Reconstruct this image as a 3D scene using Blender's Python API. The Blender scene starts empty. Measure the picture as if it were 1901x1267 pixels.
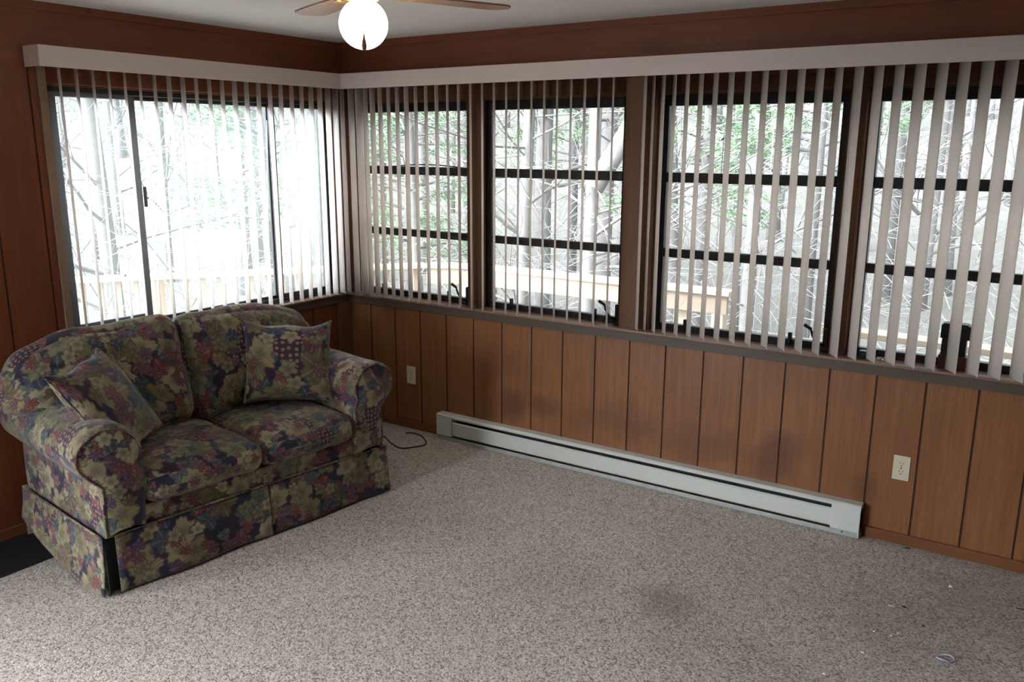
import bpy, bmesh, math, random
from mathutils import Vector, Matrix, noise
random.seed(7)
PI = math.pi
scn = bpy.context.scene
COL = scn.collection

# ------------------------------------------------------------------ helpers
def link(name, me, mat=None, parent=None):
    o = bpy.data.objects.new(name, me)
    COL.objects.link(o)
    if mat is not None:
        me.materials.append(mat)
    if parent is not None:
        o.parent = parent
    return o

def tag(o, label=None, cat=None, group=None, kind=None):
    if label: o['label'] = label
    if cat: o['category'] = cat
    if group: o['group'] = group
    if kind: o['kind'] = kind
    return o

def empty(name, loc=(0, 0, 0), rz=0.0):
    o = bpy.data.objects.new(name, None)
    o.empty_display_size = .05
    COL.objects.link(o)
    o.location = loc
    o.rotation_euler = (0, 0, rz)
    return o

class MB:
    """collects shapes into one mesh"""
    def __init__(s):
        s.v = []; s.f = []; s.uv = {}; s.sm = []
    def add(s, vs, fs, smooth=False, uvs=None):
        n = len(s.v)
        s.v += [tuple(p) for p in vs]
        for i, f in enumerate(fs):
            if uvs is not None:
                s.uv[len(s.f)] = uvs[i]
            s.f.append([n + k for k in f]); s.sm.append(smooth)
    def box(s, x0, x1, y0, y1, z0, z1, M=None):
        vs = [Vector((x, y, z)) for x in (x0, x1) for y in (y0, y1) for z in (z0, z1)]
        if M: vs = [M @ p for p in vs]
        s.add(vs, [(0, 1, 3, 2), (4, 6, 7, 5), (0, 4, 5, 1), (2, 3, 7, 6), (0, 2, 6, 4), (1, 5, 7, 3)])
    def bbox(s, x0, x1, y0, y1, z0, z1, r=.002, M=None):
        """box with chamfered edges"""
        cx, cy, cz = (x0+x1)/2, (y0+y1)/2, (z0+z1)/2
        hx, hy, hz = abs(x1-x0)/2, abs(y1-y0)/2, abs(z1-z0)/2
        r = min(r, hx*.49, hy*.49, hz*.49)
        bm = bmesh.new(); bmesh.ops.create_cube(bm, size=2)
        for v in bm.verts: v.co = Vector((cx+v.co.x*hx, cy+v.co.y*hy, cz+v.co.z*hz))
        bmesh.ops.bevel(bm, geom=bm.edges[:], offset=r, segments=2, affect='EDGES', profile=.5)
        bm.verts.index_update()
        vs = [v.co.copy() for v in bm.verts]
        if M: vs = [M @ p for p in vs]
        s.add(vs, [[v.index for v in f.verts] for f in bm.faces])
        bm.free()
    def tube(s, pts, rads, n=8, smooth=True, cap=True):
        pts = [Vector(p) for p in pts]
        if not hasattr(rads, '__len__'): rads = [rads]*len(pts)
        vs = []; ref = Vector((0, 0, 1))
        for i, p in enumerate(pts):
            a = pts[max(i-1, 0)]; b = pts[min(i+1, len(pts)-1)]
            t = (b-a)
            if t.length < 1e-9: t = Vector((0, 0, 1))
            t.normalize()
            if i == 0:
                ref = Vector((0, 0, 1)) if abs(t.z) < .9 else Vector((1, 0, 0))
            x = ref - t*ref.dot(t)
            if x.length < 1e-6: x = t.orthogonal()
            x.normalize(); ref = x
            y = t.cross(x)
            for k in range(n):
                a_ = 2*PI*k/n
                vs.append(p + (x*math.cos(a_) + y*math.sin(a_))*rads[i])
        fs = []
        for i in range(len(pts)-1):
            for k in range(n):
                fs.append((i*n+k, i*n+(k+1) % n, (i+1)*n+(k+1) % n, (i+1)*n+k))
        if cap:
            fs.append(tuple(range(n))[::-1]); fs.append(tuple((len(pts)-1)*n+k for k in range(n)))
        s.add(vs, fs, smooth)
    def lathe(s, prof, c=(0, 0, 0), n=32, smooth=True, a0=0, a1=2*PI, M=None):
        c = Vector(c); vs = []
        for r, z in prof:
            for k in range(n):
                a = 2*PI*k/n
                vs.append(Vector((r*math.cos(a), r*math.sin(a), z)))
        if M: vs = [M @ p for p in vs]
        vs = [p+c for p in vs]
        fs = []
        for i in range(len(prof)-1):
            for k in range(n):
                fs.append((i*n+k, i*n+(k+1) % n, (i+1)*n+(k+1) % n, (i+1)*n+k))
        s.add(vs, fs, smooth)
    def prism(s, poly, z0, z1, M=None):
        n = len(poly)
        vs = [Vector((p[0], p[1], z)) for z in (z0, z1) for p in poly]
        if M: vs = [M @ p for p in vs]
        fs = [tuple(range(n))[::-1], tuple(range(n, 2*n))]
        fs += [(i, (i+1) % n, n+(i+1) % n, n+i) for i in range(n)]
        s.add(vs, fs)
    def grid(s, fn, nu, nv, smooth=True, uvfn=None, flip=False, closed_u=False):
        vs = [fn(i/nu, j/nv) for j in range(nv+1) for i in range(nu+1)]
        fs = []; uvs = [] if uvfn else None
        for j in range(nv):
            for i in range(nu):
                q = [j*(nu+1)+i, j*(nu+1)+i+1, (j+1)*(nu+1)+i+1, (j+1)*(nu+1)+i]
                uq = [(i, j), (i+1, j), (i+1, j+1), (i, j+1)]
                if flip: q.reverse(); uq.reverse()
                fs.append(q)
                if uvfn: uvs.append([uvfn(a/nu, b/nv) for a, b in uq])
        s.add(vs, fs, smooth, uvs)
    def build(s, name, mat=None, parent=None, merge=0.0, shift=None):
        me = bpy.data.meshes.new(name)
        vs = s.v if shift is None else [(p[0]-shift[0], p[1]-shift[1], p[2]-shift[2]) for p in s.v]
        me.from_pydata(vs, [], s.f)
        me.polygons.foreach_set('use_smooth', s.sm)
        if s.uv:
            ul = me.uv_layers.new(name='UVMap')
            for fi, p in enumerate(me.polygons):
                if fi in s.uv:
                    for k, li in enumerate(p.loop_indices): ul.data[li].uv = s.uv[fi][k]
        if merge > 0:
            bm = bmesh.new(); bm.from_mesh(me)
            bmesh.ops.remove_doubles(bm, verts=bm.verts[:], dist=merge)
            bm.to_mesh(me); bm.free()
        me.update()
        o = link(name, me, mat, parent)
        if shift is not None: o.location = shift
        return o

# ------------------------------------------------------------------ materials
def newmat(name):
    m = bpy.data.materials.new(name); m.use_nodes = True
    nt = m.node_tree; nt.nodes.clear()
    out = nt.nodes.new('ShaderNodeOutputMaterial')
    return m, nt, out

class N:
    def __init__(s, nt): s.nt = nt
    def n(s, t, ins=None, **kw):
        nd = s.nt.nodes.new(t)
        for k, v in kw.items(): setattr(nd, k, v)
        if ins:
            for k, v in ins.items():
                if isinstance(v, tuple) and len(v) == 2 and hasattr(v[0], 'outputs'):
                    s.nt.links.new(v[0].outputs[v[1]], nd.inputs[k])
                elif hasattr(v, 'is_output'): s.nt.links.new(v, nd.inputs[k])
                else: nd.inputs[k].default_value = v
        return nd
    def math(s, op, a, b=None, c=None, clamp=False):
        nd = s.nt.nodes.new('ShaderNodeMath'); nd.operation = op; nd.use_clamp = clamp
        for i, v in enumerate((a, b, c)):
            if v is None: continue
            if hasattr(v, 'is_output'): s.nt.links.new(v, nd.inputs[i])
            else: nd.inputs[i].default_value = v
        return nd.outputs[0]
    def mix(s, fac, a, b, mode='MIX'):
        nd = s.nt.nodes.new('ShaderNodeMix'); nd.data_type = 'RGBA'; nd.blend_type = mode
        for i, v in ((0, fac), (6, a), (7, b)):
            if hasattr(v, 'is_output'): s.nt.links.new(v, nd.inputs[i])
            else: nd.inputs[i].default_value = v if i == 0 else (v[0], v[1], v[2], 1)
        return nd.outputs[2]
    def ramp(s, fac, stops, interp='LINEAR'):
        nd = s.nt.nodes.new('ShaderNodeValToRGB'); nd.color_ramp.interpolation = interp
        el = nd.color_ramp.elements
        el[0].position = stops[0][0]; el[0].color = (*stops[0][1], 1)
        el[1].position = stops[-1][0]; el[1].color = (*stops[-1][1], 1)
        for p, c in stops[1:-1]:
            e = el.new(p); e.color = (*c, 1)
        s.nt.links.new(fac, nd.inputs[0])
        return nd.outputs[0]
    def smooth(s, v, a, b):
        nd = s.nt.nodes.new('ShaderNodeMapRange'); nd.interpolation_type = 'SMOOTHSTEP'
        s.nt.links.new(v, nd.inputs[0]); nd.inputs[1].default_value = a; nd.inputs[2].default_value = b
        return nd.outputs[0]

def simple(name, col, rough=.6, metal=0.0, spec=.5, noise_amt=.06, nscale=40, bump=0.0):
    m, nt, out = newmat(name); g = N(nt)
    tc = g.n('ShaderNodeTexCoord')
    nz = g.n('ShaderNodeTexNoise', {'Vector': tc.outputs['Object'], 'Scale': nscale, 'Detail': 4.0})
    a = tuple(max(0, c*(1-noise_amt)) for c in col); b = tuple(min(1, c*(1+noise_amt)) for c in col)
    c = g.mix(nz.outputs['Fac'], a, b)
    p = g.n('ShaderNodeBsdfPrincipled', {'Base Color': c, 'Roughness': rough, 'Metallic': metal, 'Specular IOR Level': spec})
    if bump:
        bp = g.n('ShaderNodeBump', {'Height': nz.outputs['Fac'], 'Strength': bump, 'Distance': .002})
        nt.links.new(bp.outputs[0], p.inputs['Normal'])
    nt.links.new(p.outputs[0], out.inputs[0])
    return m

def wood(name, dark, light, axis='Z', rough=.42, knots=False, scale=1.0, blot=.5, spec=.4, soot=False):
    m, nt, out = newmat(name); g = N(nt)
    tc = g.n('ShaderNodeTexCoord')
    sc = {'Z': (38, 38, 1.6), 'X': (1.6, 38, 38), 'Y': (38, 1.6, 38)}[axis]
    mp = g.n('ShaderNodeMapping', {'Vector': tc.outputs['Object'], 'Scale': tuple(v*scale for v in sc)})
    n1 = g.n('ShaderNodeTexNoise', {'Vector': mp.outputs[0], 'Scale': 1.0, 'Detail': 6.0, 'Roughness': .62, 'Distortion': .4})
    mp2 = g.n('ShaderNodeMapping', {'Vector': tc.outputs['Object'], 'Scale': tuple((v*5 if v > 5 else v*4)*scale for v in sc)})
    n2 = g.n('ShaderNodeTexNoise', {'Vector': mp2.outputs[0], 'Scale': 1.0, 'Detail': 3.0})
    n3 = g.n('ShaderNodeTexNoise', {'Vector': tc.outputs['Object'], 'Scale': 2.3, 'Detail': 3.0, 'Roughness': .6})
    f = g.math('ADD', g.math('MULTIPLY', n1.outputs['Fac'], .5), g.math('MULTIPLY', n2.outputs['Fac'], .35))
    f = g.math('ADD', f, g.math('MULTIPLY', n3.outputs['Fac'], blot))
    f = g.smooth(f, .42, .42+.45+blot*.35)
    c = g.mix(f, dark, light)
    if soot:
        sx = g.n('ShaderNodeSeparateXYZ', {0: tc.outputs['Object']})
        n5 = g.n('ShaderNodeTexNoise', {'Vector': tc.outputs['Object'], 'Scale': 4.5, 'Detail': 4.0, 'Roughness': .6})
        k = None
        for (x, z, rx, rz, a) in ((1.30, .30, .12, .13, .55), (1.48, .30, .16, .08, .5), (1.95, .33, .30, .13, .35), (2.45, .28, .3, .12, .3), (2.82, .30, .13, .16, .5), (3.24, .22, .07, .10, .4), (1.2, .52, .3, .12, .18)):
            dx = g.math('DIVIDE', g.math('SUBTRACT', sx.outputs[0], x), rx); dz = g.math('DIVIDE', g.math('SUBTRACT', sx.outputs[2], z), rz)
            d = g.math('SQRT', g.math('ADD', g.math('MULTIPLY', dx, dx), g.math('MULTIPLY', dz, dz)))
            d = g.math('ADD', d, g.math('MULTIPLY', g.math('SUBTRACT', n5.outputs['Fac'], .5), 1.8))
            q = g.math('MULTIPLY', g.math('SUBTRACT', 1.0, g.smooth(d, .2, 1.25)), a)
            k = q if k is None else g.math('MAXIMUM', k, q)
        c = g.mix(k, c, (.045, .020, .012))
    if knots:
        mk = g.n('ShaderNodeMapping', {'Vector': tc.outputs['Object'], 'Scale': (3.2, 3.2, 5.5)})
        vo = g.n('ShaderNodeTexVoronoi', {'Vector': mk.outputs[0], 'Scale': 1.0})
        k = g.smooth(vo.outputs['Distance'], .02, .075)
        c = g.mix(k, tuple(v*.35 for v in dark), c)
    p = g.n('ShaderNodeBsdfPrincipled', {'Base Color': c, 'Roughness': rough, 'Specular IOR Level': spec})
    bp = g.n('ShaderNodeBump', {'Height': n2.outputs['Fac'], 'Strength': .12, 'Distance': .0015})
    nt.links.new(bp.outputs[0], p.inputs['Normal'])
    nt.links.new(p.outputs[0], out.inputs[0])
    return m

def carpet_mat():
    m, nt, out = newmat('carpet'); g = N(nt)
    tc = g.n('ShaderNodeTexCoord'); O = tc.outputs['Object']
    dn = g.n('ShaderNodeTexNoise', {'Vector': O, 'Scale': 90.0, 'Detail': 2.0})
    dv = g.n('ShaderNodeVectorMath', {0: O}, operation='ADD')
    sc_ = g.n('ShaderNodeVectorMath', {0: dn.outputs['Color'], 'Scale': .006}, operation='SCALE')
    nt.links.new(sc_.outputs[0], dv.inputs[1])
    v1 = g.n('ShaderNodeTexVoronoi', {'Vector': dv.outputs[0], 'Scale': 165.0})
    sp = g.n('ShaderNodeSeparateColor', {0: v1.outputs['Color']})
    c = g.ramp(sp.outputs[0], [(0, (.10, .07, .055)), (.12, (.17, .13, .105)), (.26, (.35, .295, .24)), (.5, (.455, .39, .325)), (.75, (.52, .475, .41)), (1, (.70, .67, .60))])
    n2 = g.n('ShaderNodeTexNoise', {'Vector': O, 'Scale': 330.0, 'Detail': 2.0})
    c = g.mix(g.math('MULTIPLY', g.smooth(n2.outputs['Fac'], .3, .7), .32), c, (.50, .45, .39))
    # broad tone drift, pink / grey
    n3 = g.n('ShaderNodeTexNoise', {'Vector': O, 'Scale': 9.0, 'Detail': 3.0})
    c = g.mix(g.math('MULTIPLY', n3.outputs['Fac'], .18), c, (.40, .31, .26))
    # dirt blotches with a shape of their own
    sx = g.n('ShaderNodeSeparateXYZ', {0: O})
    n4 = g.n('ShaderNodeTexNoise', {'Vector': O, 'Scale': 5.0, 'Detail': 5.0, 'Roughness': .65})
    dirt = None
    for (x, y, r, a) in ((2.74, -1.08, .17, .42), (3.60, -.72, .42, .26), (3.85, -.42, .45, .30), (2.2, -1.15, .30, .13), (3.25, -1.35, .33, .18), (1.66, -1.76, .012, .8), (2.95, -1.25, .3, .13), (1.3, -.45, .35, .10), (1.22, -1.95, .010, .8), (1.25, -1.91, .008, .8)):
        dx = g.math('SUBTRACT', sx.outputs[0], x); dy = g.math('SUBTRACT', sx.outputs[1], y)
        d = g.math('SQRT', g.math('ADD', g.math('MULTIPLY', dx, dx), g.math('MULTIPLY', dy, dy)))
        d = g.math('ADD', d, g.math('MULTIPLY', g.math('SUBTRACT', n4.outputs['Fac'], .5), r*1.6))
        k = g.math('MULTIPLY', g.math('SUBTRACT', 1.0, g.smooth(d, r*.25, r*1.15)), a)
        dirt = k if dirt is None else g.math('MAXIMUM', dirt, k)
    c = g.mix(dirt, c, (.10, .078, .062))
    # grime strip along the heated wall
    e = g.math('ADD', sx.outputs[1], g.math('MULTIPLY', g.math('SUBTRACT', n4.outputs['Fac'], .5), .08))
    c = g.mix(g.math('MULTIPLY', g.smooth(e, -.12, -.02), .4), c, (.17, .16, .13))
    p = g.n('ShaderNodeBsdfPrincipled', {'Base Color': c, 'Roughness': .95, 'Specular IOR Level': .1, 'Sheen Weight': .15})
    bp = g.n('ShaderNodeBump', {'Height': v1.outputs['Distance'], 'Strength': .4, 'Distance': .004})
    bp.invert = True
    nt.links.new(bp.outputs[0], p.inputs['Normal'])
    nt.links.new(p.outputs[0], out.inputs[0])
    return m

def fabric_mat():
    """grape-leaf upholstery: layers of lobed leaves, berry clusters and flowers on navy, in UV metres"""
    m, nt, out = newmat('leaf_print_fabric'); g = N(nt)
    uv = g.n('ShaderNodeUVMap'); U = uv.outputs[0]
    wn = g.n('ShaderNodeTexNoise', {'Vector': U, 'Scale': 26.0, 'Detail': 3.0})
    wv = g.n('ShaderNodeVectorMath', {0: wn.outputs['Color'], 'Scale': .012}, operation='SCALE')
    base0 = g.n('ShaderNodeTexNoise', {'Vector': U, 'Scale': 11.0, 'Detail': 2.0})
    c = g.ramp(base0.outputs['Fac'], [(0, (.010, .014, .035)), (.45, (.022, .024, .055)), (.6, (.05, .022, .04)), (1, (.035, .05, .06))])
    fine = g.n('ShaderNodeTexNoise', {'Vector': U, 'Scale': 210.0, 'Detail': 3.0})
    def cells(scale, off, jitter=1.0):
        ad = g.n('ShaderNodeVectorMath', {0: U, 1: (off[0], off[1], 0)}, operation='ADD')
        ad2 = g.n('ShaderNodeVectorMath', {0: ad.outputs[0], 1: wv.outputs[0]}, operation='ADD')
        vo = g.n('ShaderNodeTexVoronoi', {'Vector': ad2.outputs[0], 'Scale': scale, 'Randomness': jitter}, voronoi_dimensions='2D')
        # local vector (in cell units)
        sub = g.n('ShaderNodeVectorMath', {0: ad2.outputs[0], 1: vo.outputs['Position']}, operation='SUBTRACT')
        sc = g.n('ShaderNodeVectorMath', {0: sub.outputs[0], 'Scale': scale}, operation='SCALE')
        s3 = g.n('ShaderNodeSeparateXYZ', {0: sc.outputs[0]})
        cs = g.n('ShaderNodeSeparateColor', {0: vo.outputs['Color']})
        ang = g.math('ARCTAN2', s3.outputs[1], s3.outputs[0])
        return vo, s3, cs, ang
    def leaf(c, scale, off, stops, R, dens, lobes=5):
        vo, s3, cs, ang = cells(scale, off)
        a = g.math('ADD', ang, g.math('MULTIPLY', cs.outputs[0], 6.28))
        r = vo.outputs['Distance']
        lob = g.math('ABSOLUTE', g.math('COSINE', g.math('MULTIPLY', a, lobes/2)))
        tooth = g.math('MULTIPLY', g.math('COSINE', g.math('MULTIPLY', a, lobes*4)), .022)
        edge = g.math('ADD', g.math('MULTIPLY', g.math('ADD', g.math('MULTIPLY', lob, .36), .66), R), tooth)
        d = g.math('SUBTRACT', edge, r)
        mask = g.smooth(d, 0.0, .035)
        keep = g.math('LESS_THAN', cs.outputs[2], dens)
        mask = g.math('MULTIPLY', mask, keep)
        lc = g.ramp(cs.outputs[1], stops)
        lc = g.mix(g.smooth(r, .30, .02), lc, g.mix(.6, lc, (.03, .035, .03)))
        # inner shading: radial streaks + veins
        streak = g.math('SINE', g.math('ADD', g.math('MULTIPLY', a, 26.0), g.math('MULTIPLY', r, 9.0)))
        lc = g.mix(g.math('MULTIPLY', g.math('ADD', streak, 1.0), .13), lc, (.06, .055, .045))
        vein = g.math('SUBTRACT', 1.0, g.smooth(g.math('MULTIPLY', g.math('SUBTRACT', 1.0, lob), r), .0, .012))
        lc = g.mix(g.math('MULTIPLY', vein, .28), lc, (.42, .38, .24))
        rim = g.math('SUBTRACT', 1.0, g.smooth(d, .03, .11))
        lc = g.mix(g.math('MULTIPLY', rim, .7), lc, (.035, .032, .04))
        return g.mix(mask, c, lc)
    def berries(c, scale, off, dens, ca, cb):
        vo, s3, cs, ang = cells(scale, off)
        cl = g.math('MULTIPLY', g.math('LESS_THAN', vo.outputs['Distance'], .40), g.math('LESS_THAN', cs.outputs[2], dens))
        vb = g.n('ShaderNodeTexVoronoi', {'Vector': U, 'Scale': scale*8.2, 'Randomness': .35}, voronoi_dimensions='2D')
        b = g.math('SUBTRACT', 1.0, g.smooth(vb.outputs['Distance'], .22, .36))
        bc = g.mix(b, ca, cb)
        return g.mix(cl, c, bc)
    olive = [(0, (.13, .10, .045)), (.3, (.27, .215, .105)), (.55, (.40, .33, .19)), (.75, (.17, .165, .09)), (.88, (.33, .28, .16)), (1, (.50, .44, .30))]
    rose = [(0, (.20, .03, .035)), (.4, (.26, .055, .06)), (.7, (.11, .045, .12)), (1, (.30, .11, .10))]
    teal = [(0, (.06, .11, .11)), (.5, (.05, .06, .14)), (1, (.12, .17, .15))]
    c = leaf(c, 8.5, (3.3, 1.7), teal, .52, .75, 5)
    c = leaf(c, 9.5, (1.1, 5.2), rose, .50, .72, 3)
    c = leaf(c, 7.2, (0.2, 0.4), olive, .56, .80, 5)
    c = berries(c, 5.5, (7.7, 2.1), .26, (.055, .03, .045), (.30, .17, .13))
    c = leaf(c, 8.0, (4.6, 3.9), olive, .55, .50, 5)
    c = leaf(c, 13.0, (9.6, 1.9), teal, .46, .20, 3)
    c = leaf(c, 15.0, (2.6, 8.9), rose, .48, .30, 5)
    c = leaf(c, 14.0, (6.6, 5.9), olive, .50, .25, 5)
    hs = g.n('ShaderNodeHueSaturation', {'Color': c, 'Saturation': .95, 'Value': .88}); c = hs.outputs[0]
    # woven slub
    c = g.mix(g.math('MULTIPLY', g.smooth(fine.outputs['Fac'], .35, .7), .35), c, g.mix(.5, c, (.03, .03, .035)))
    p = g.n('ShaderNodeBsdfPrincipled', {'Base Color': c, 'Roughness': .9, 'Specular IOR Level': .15, 'Sheen Weight': .25, 'Sheen Roughness': .5})
    fold = g.n('ShaderNodeTexNoise', {'Vector': U, 'Scale': 14.0, 'Detail': 4.0, 'Roughness': .6})
    bp = g.n('ShaderNodeBump', {'Height': fold.outputs['Fac'], 'Strength': .35, 'Distance': .012})
    bp2 = g.n('ShaderNodeBump', {'Height': fine.outputs['Fac'], 'Strength': .3, 'Distance': .001, 'Normal': bp.outputs[0]})
    nt.links.new(bp2.outputs[0], p.inputs['Normal'])
    nt.links.new(p.outputs[0], out.inputs[0])
    return m

def vane_mat():
    m, nt, out = newmat('vane_vinyl'); g = N(nt)
    tc = g.n('ShaderNodeTexCoord')
    mp = g.n('ShaderNodeMapping', {'Vector': tc.outputs['Object'], 'Scale': (90, 90, 4)})
    nz = g.n('ShaderNodeTexNoise', {'Vector': mp.outputs[0], 'Scale': 1.0, 'Detail': 3.0})
    c = g.mix(nz.outputs['Fac'], (.87, .83, .79), (.92, .88, .84))
    p = g.n('ShaderNodeBsdfPrincipled', {'Base Color': c, 'Roughness': .45, 'Specular IOR Level': .35})
    t = g.n('ShaderNodeBsdfTranslucent', {'Color': (.96, .90, .86, 1)})
    mx = g.n('ShaderNodeMixShader', {0: .50, 1: p.outputs[0], 2: t.outputs[0]})
    nt.links.new(mx.outputs[0], out.inputs[0])
    return m

def glass_mat(name, veil=.05, tint=(1, 1, 1), rough=0.02):
    m, nt, out = newmat(name); g = N(nt)
    tc = g.n('ShaderNodeTexCoord')
    nz = g.n('ShaderNodeTexNoise', {'Vector': tc.outputs['Object'], 'Scale': 5.0, 'Detail': 4.0})
    tr = g.n('ShaderNodeBsdfTransparent', {'Color': (*tint, 1)})
    gl = g.n('ShaderNodeBsdfGlossy', {'Color': (1, 1, 1, 1), 'Roughness': rough})
    tl = g.n('ShaderNodeBsdfTranslucent', {'Color': (.84, .95, .95, 1)})
    fr = g.n('ShaderNodeFresnel', {'IOR': 1.45})
    f = g.math('MULTIPLY', fr.outputs[0], .8)
    a = g.n('ShaderNodeMixShader', {0: f, 1: tr.outputs[0], 2: gl.outputs[0]})
    v = g.math('MULTIPLY', g.math('ADD', g.math('MULTIPLY', nz.outputs['Fac'], .6), .7), veil)  # translucent veil stands in for haze and glare over the outdoor view
    b = g.n('ShaderNodeMixShader', {0: v, 1: a.outputs[0], 2: tl.outputs[0]})
    nt.links.new(b.outputs[0], out.inputs[0])
    return m

def emis(name, col, s):
    m, nt, out = newmat(name); g = N(nt)
    e = g.n('ShaderNodeEmission', {'Color': (*col, 1), 'Strength': s})
    nt.links.new(e.outputs[0], out.inputs[0])
    return m

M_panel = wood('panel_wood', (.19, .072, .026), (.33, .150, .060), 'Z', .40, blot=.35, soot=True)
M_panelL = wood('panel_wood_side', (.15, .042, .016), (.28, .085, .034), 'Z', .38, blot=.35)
M_head = wood('header_board', (.16, .048, .024), (.25, .075, .036), 'X', .5, knots=True)
M_headY = wood('header_board_side', (.17, .052, .025), (.27, .085, .038), 'Y', .5, knots=True)
M_post = wood('post_wood', (.11, .048, .022), (.18, .082, .040), 'Z', .65)
M_sill = wood('sill_wood', (.22, .13, .08), (.33, .21, .135), 'X', .34, spec=.5)
M_sillY = wood('sill_wood_side', (.17, .10, .07), (.27, .17, .12), 'Y', .30, spec=.6)
M_apron = wood('apron_wood', (.075, .052, .038), (.12, .085, .06), 'X', .45)
M_apronY = wood('apron_wood_side', (.075, .052, .038), (.12, .085, .06), 'Y', .45)
M_base = wood('baseboard_wood', (.15, .052, .020), (.24, .095, .038), 'X', .4)
M_baseY = wood('baseboard_wood_side', (.15, .052, .020), (.24, .095, .038), 'Y', .4)
M_case = wood('casing_wood', (.22, .14, .09), (.33, .22, .15), 'Z', .4)
M_gap = simple('groove_dark', (.075, .024, .010), .8)
M_carpet = carpet_mat()
M_fab = fabric_mat()
M_vane = vane_mat()
M_val = simple('valance_vinyl', (.66, .57, .54), .5, nscale=60, noise_amt=.04)
M_valend = simple('valance_end_reflected', (.50, .36, .30), .5, nscale=60, noise_amt=.04)  # browner than the valance: a wood reflection put into the colour
M_bronze = simple('bronze_aluminium', (.022, .019, .019), .38, metal=.3, nscale=20)
M_alu = simple('grey_aluminium', (.10, .11, .115), .4, metal=.4)
M_black = simple('black_plastic', (.012, .012, .013), .45)
M_glass = glass_mat('window_glass', .055)
M_glassL = glass_mat('veiled_window_glass', .020, (.98, 1, 1))
M_ceil = simple('ceiling_paint', (.80, .79, .78), .9, nscale=160, noise_amt=.03, bump=.3)
M_white = simple('heater_enamel', (.56, .57, .52), .42, nscale=14, noise_amt=.05)
M_inner = simple('heater_dark_inside', (.045, .05, .05), .8, nscale=50, noise_amt=.5)  # dark mottled tone for the element and the slot behind it
M_lip = simple('heater_base_metal', (.33, .34, .32), .6, nscale=22, noise_amt=.35)
M_ivory = simple('ivory_plastic', (.60, .55, .40), .4, noise_amt=.02)
M_slot = simple('slot_dark', (.05, .04, .03), .7)
M_brass = simple('brass', (.62, .40, .16), .3, metal=.9)
M_oak = wood('oak_blade', (.22, .10, .045), (.42, .24, .12), 'X', .35, scale=1.6)
M_fob = simple('dark_wood_fob', (.20, .08, .035), .4)
M_globe = emis('lit_globe_glass', (1.0, .90, .74), 20.0)
M_mat = simple('rubber_mat', (.010, .012, .014), .6, nscale=9, noise_amt=.6)
M_cord = simple('black_cord', (.012, .013, .012), .5)
M_scrap = simple('white_scrap', (.75, .72, .70), .6)
M_dark = simple('dark_speck', (.035, .03, .028), .8)
M_brown = simple('brown_base', (.10, .035, .018), .5)
M_foil = simple('foil', (.75, .72, .78), .25, metal=.7)
M_clip = simple('dark_green_plastic', (.02, .05, .05), .25)
M_lav = simple('clear_lavender_plastic', (.52, .47, .72), .2)
M_underskirt = simple('green_black_lining', (.012, .022, .016), .9)
M_drywall = simple('plain_wall_paint', (.10, .055, .04), .8)
M_deck = wood('deck_cedar', (.34, .28, .20), (.46, .40, .30), 'X', .7, blot=.2)
M_deckF = wood('deck_fascia', (.20, .155, .11), (.28, .225, .17), 'X', .7, blot=.2)
M_bark = simple('grey_bark', (.105, .10, .092), .95, nscale=12, noise_amt=.35, bump=.6)
M_bark2 = simple('pale_bark', (.125, .12, .112), .95, nscale=12, noise_amt=.3, bump=.5)
M_twig = simple('pale_twig', (.135, .132, .128), .9, nscale=6, noise_amt=.15)
M_needle = simple('pine_needles', (.12, .21, .10), .8, nscale=3, noise_amt=.4)
def litter():
    m, nt, out = newmat('leaf_litter'); g = N(nt)
    tc = g.n('ShaderNodeTexCoord')
    a = g.n('ShaderNodeTexNoise', {'Vector': tc.outputs['Object'], 'Scale': 1.3, 'Detail': 9.0, 'Roughness': .75})
    b = g.n('ShaderNodeTexVoronoi', {'Vector': tc.outputs['Object'], 'Scale': 9.0})
    c = g.ramp(a.outputs['Fac'], [(.25, (.068, .070, .066)), (.5, (.105, .105, .099)), (.75, (.15, .145, .138))])
    c = g.mix(g.math('MULTIPLY', b.outputs['Distance'], .4), c, (.08, .085, .06))
    p = g.n('ShaderNodeBsdfPrincipled', {'Base Color': c, 'Roughness': 1.0, 'Specular IOR Level': 0.0})
    nt.links.new(p.outputs[0], out.inputs[0]); return m
M_ground = litter()

# ------------------------------------------------------------------ camera
CAM = Vector((3.9064, -3.966, 1.7687)); yaw, pitch, roll, FPX = .5849, -.2269, .0043, 1578.32
fw = Vector((-math.sin(yaw)*math.cos(pitch), math.cos(yaw)*math.cos(pitch), math.sin(pitch)))
rt = fw.cross(Vector((0, 0, 1))).normalized(); up = rt.cross(fw)
c_, s_ = math.cos(roll), math.sin(roll)
rt, up = c_*rt + s_*up, -s_*rt + c_*up
cam = bpy.data.cameras.new('camera'); co = bpy.data.objects.new('camera', cam); COL.objects.link(co)
co.matrix_world = Matrix(((rt.x, up.x, -fw.x, CAM.x), (rt.y, up.y, -fw.y, CAM.y), (rt.z, up.z, -fw.z, CAM.z), (0, 0, 0, 1)))
cam.sensor_width = 36; cam.lens = FPX*36/1901; cam.clip_start = .05; cam.clip_end = 400
scn.camera = co
def at(px, D, z=0.0):
    """ground position seen in picture column px at forward distance D"""
    r = (px-950.5)/FPX
    d = Vector((fw.x, fw.y, 0)).normalized(); s = Vector((rt.x, rt.y, 0)).normalized()
    p = Vector((CAM.x, CAM.y, 0)) + (d + s*r*1.0)*D
    return Vector((p.x, p.y, z))

# ------------------------------------------------------------------ room shell
XR, YB, ZC, TH = 5.7, -5.6, 2.37, .115
GX1 = 1.05
def S(o): return tag(o, kind='structure')

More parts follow.
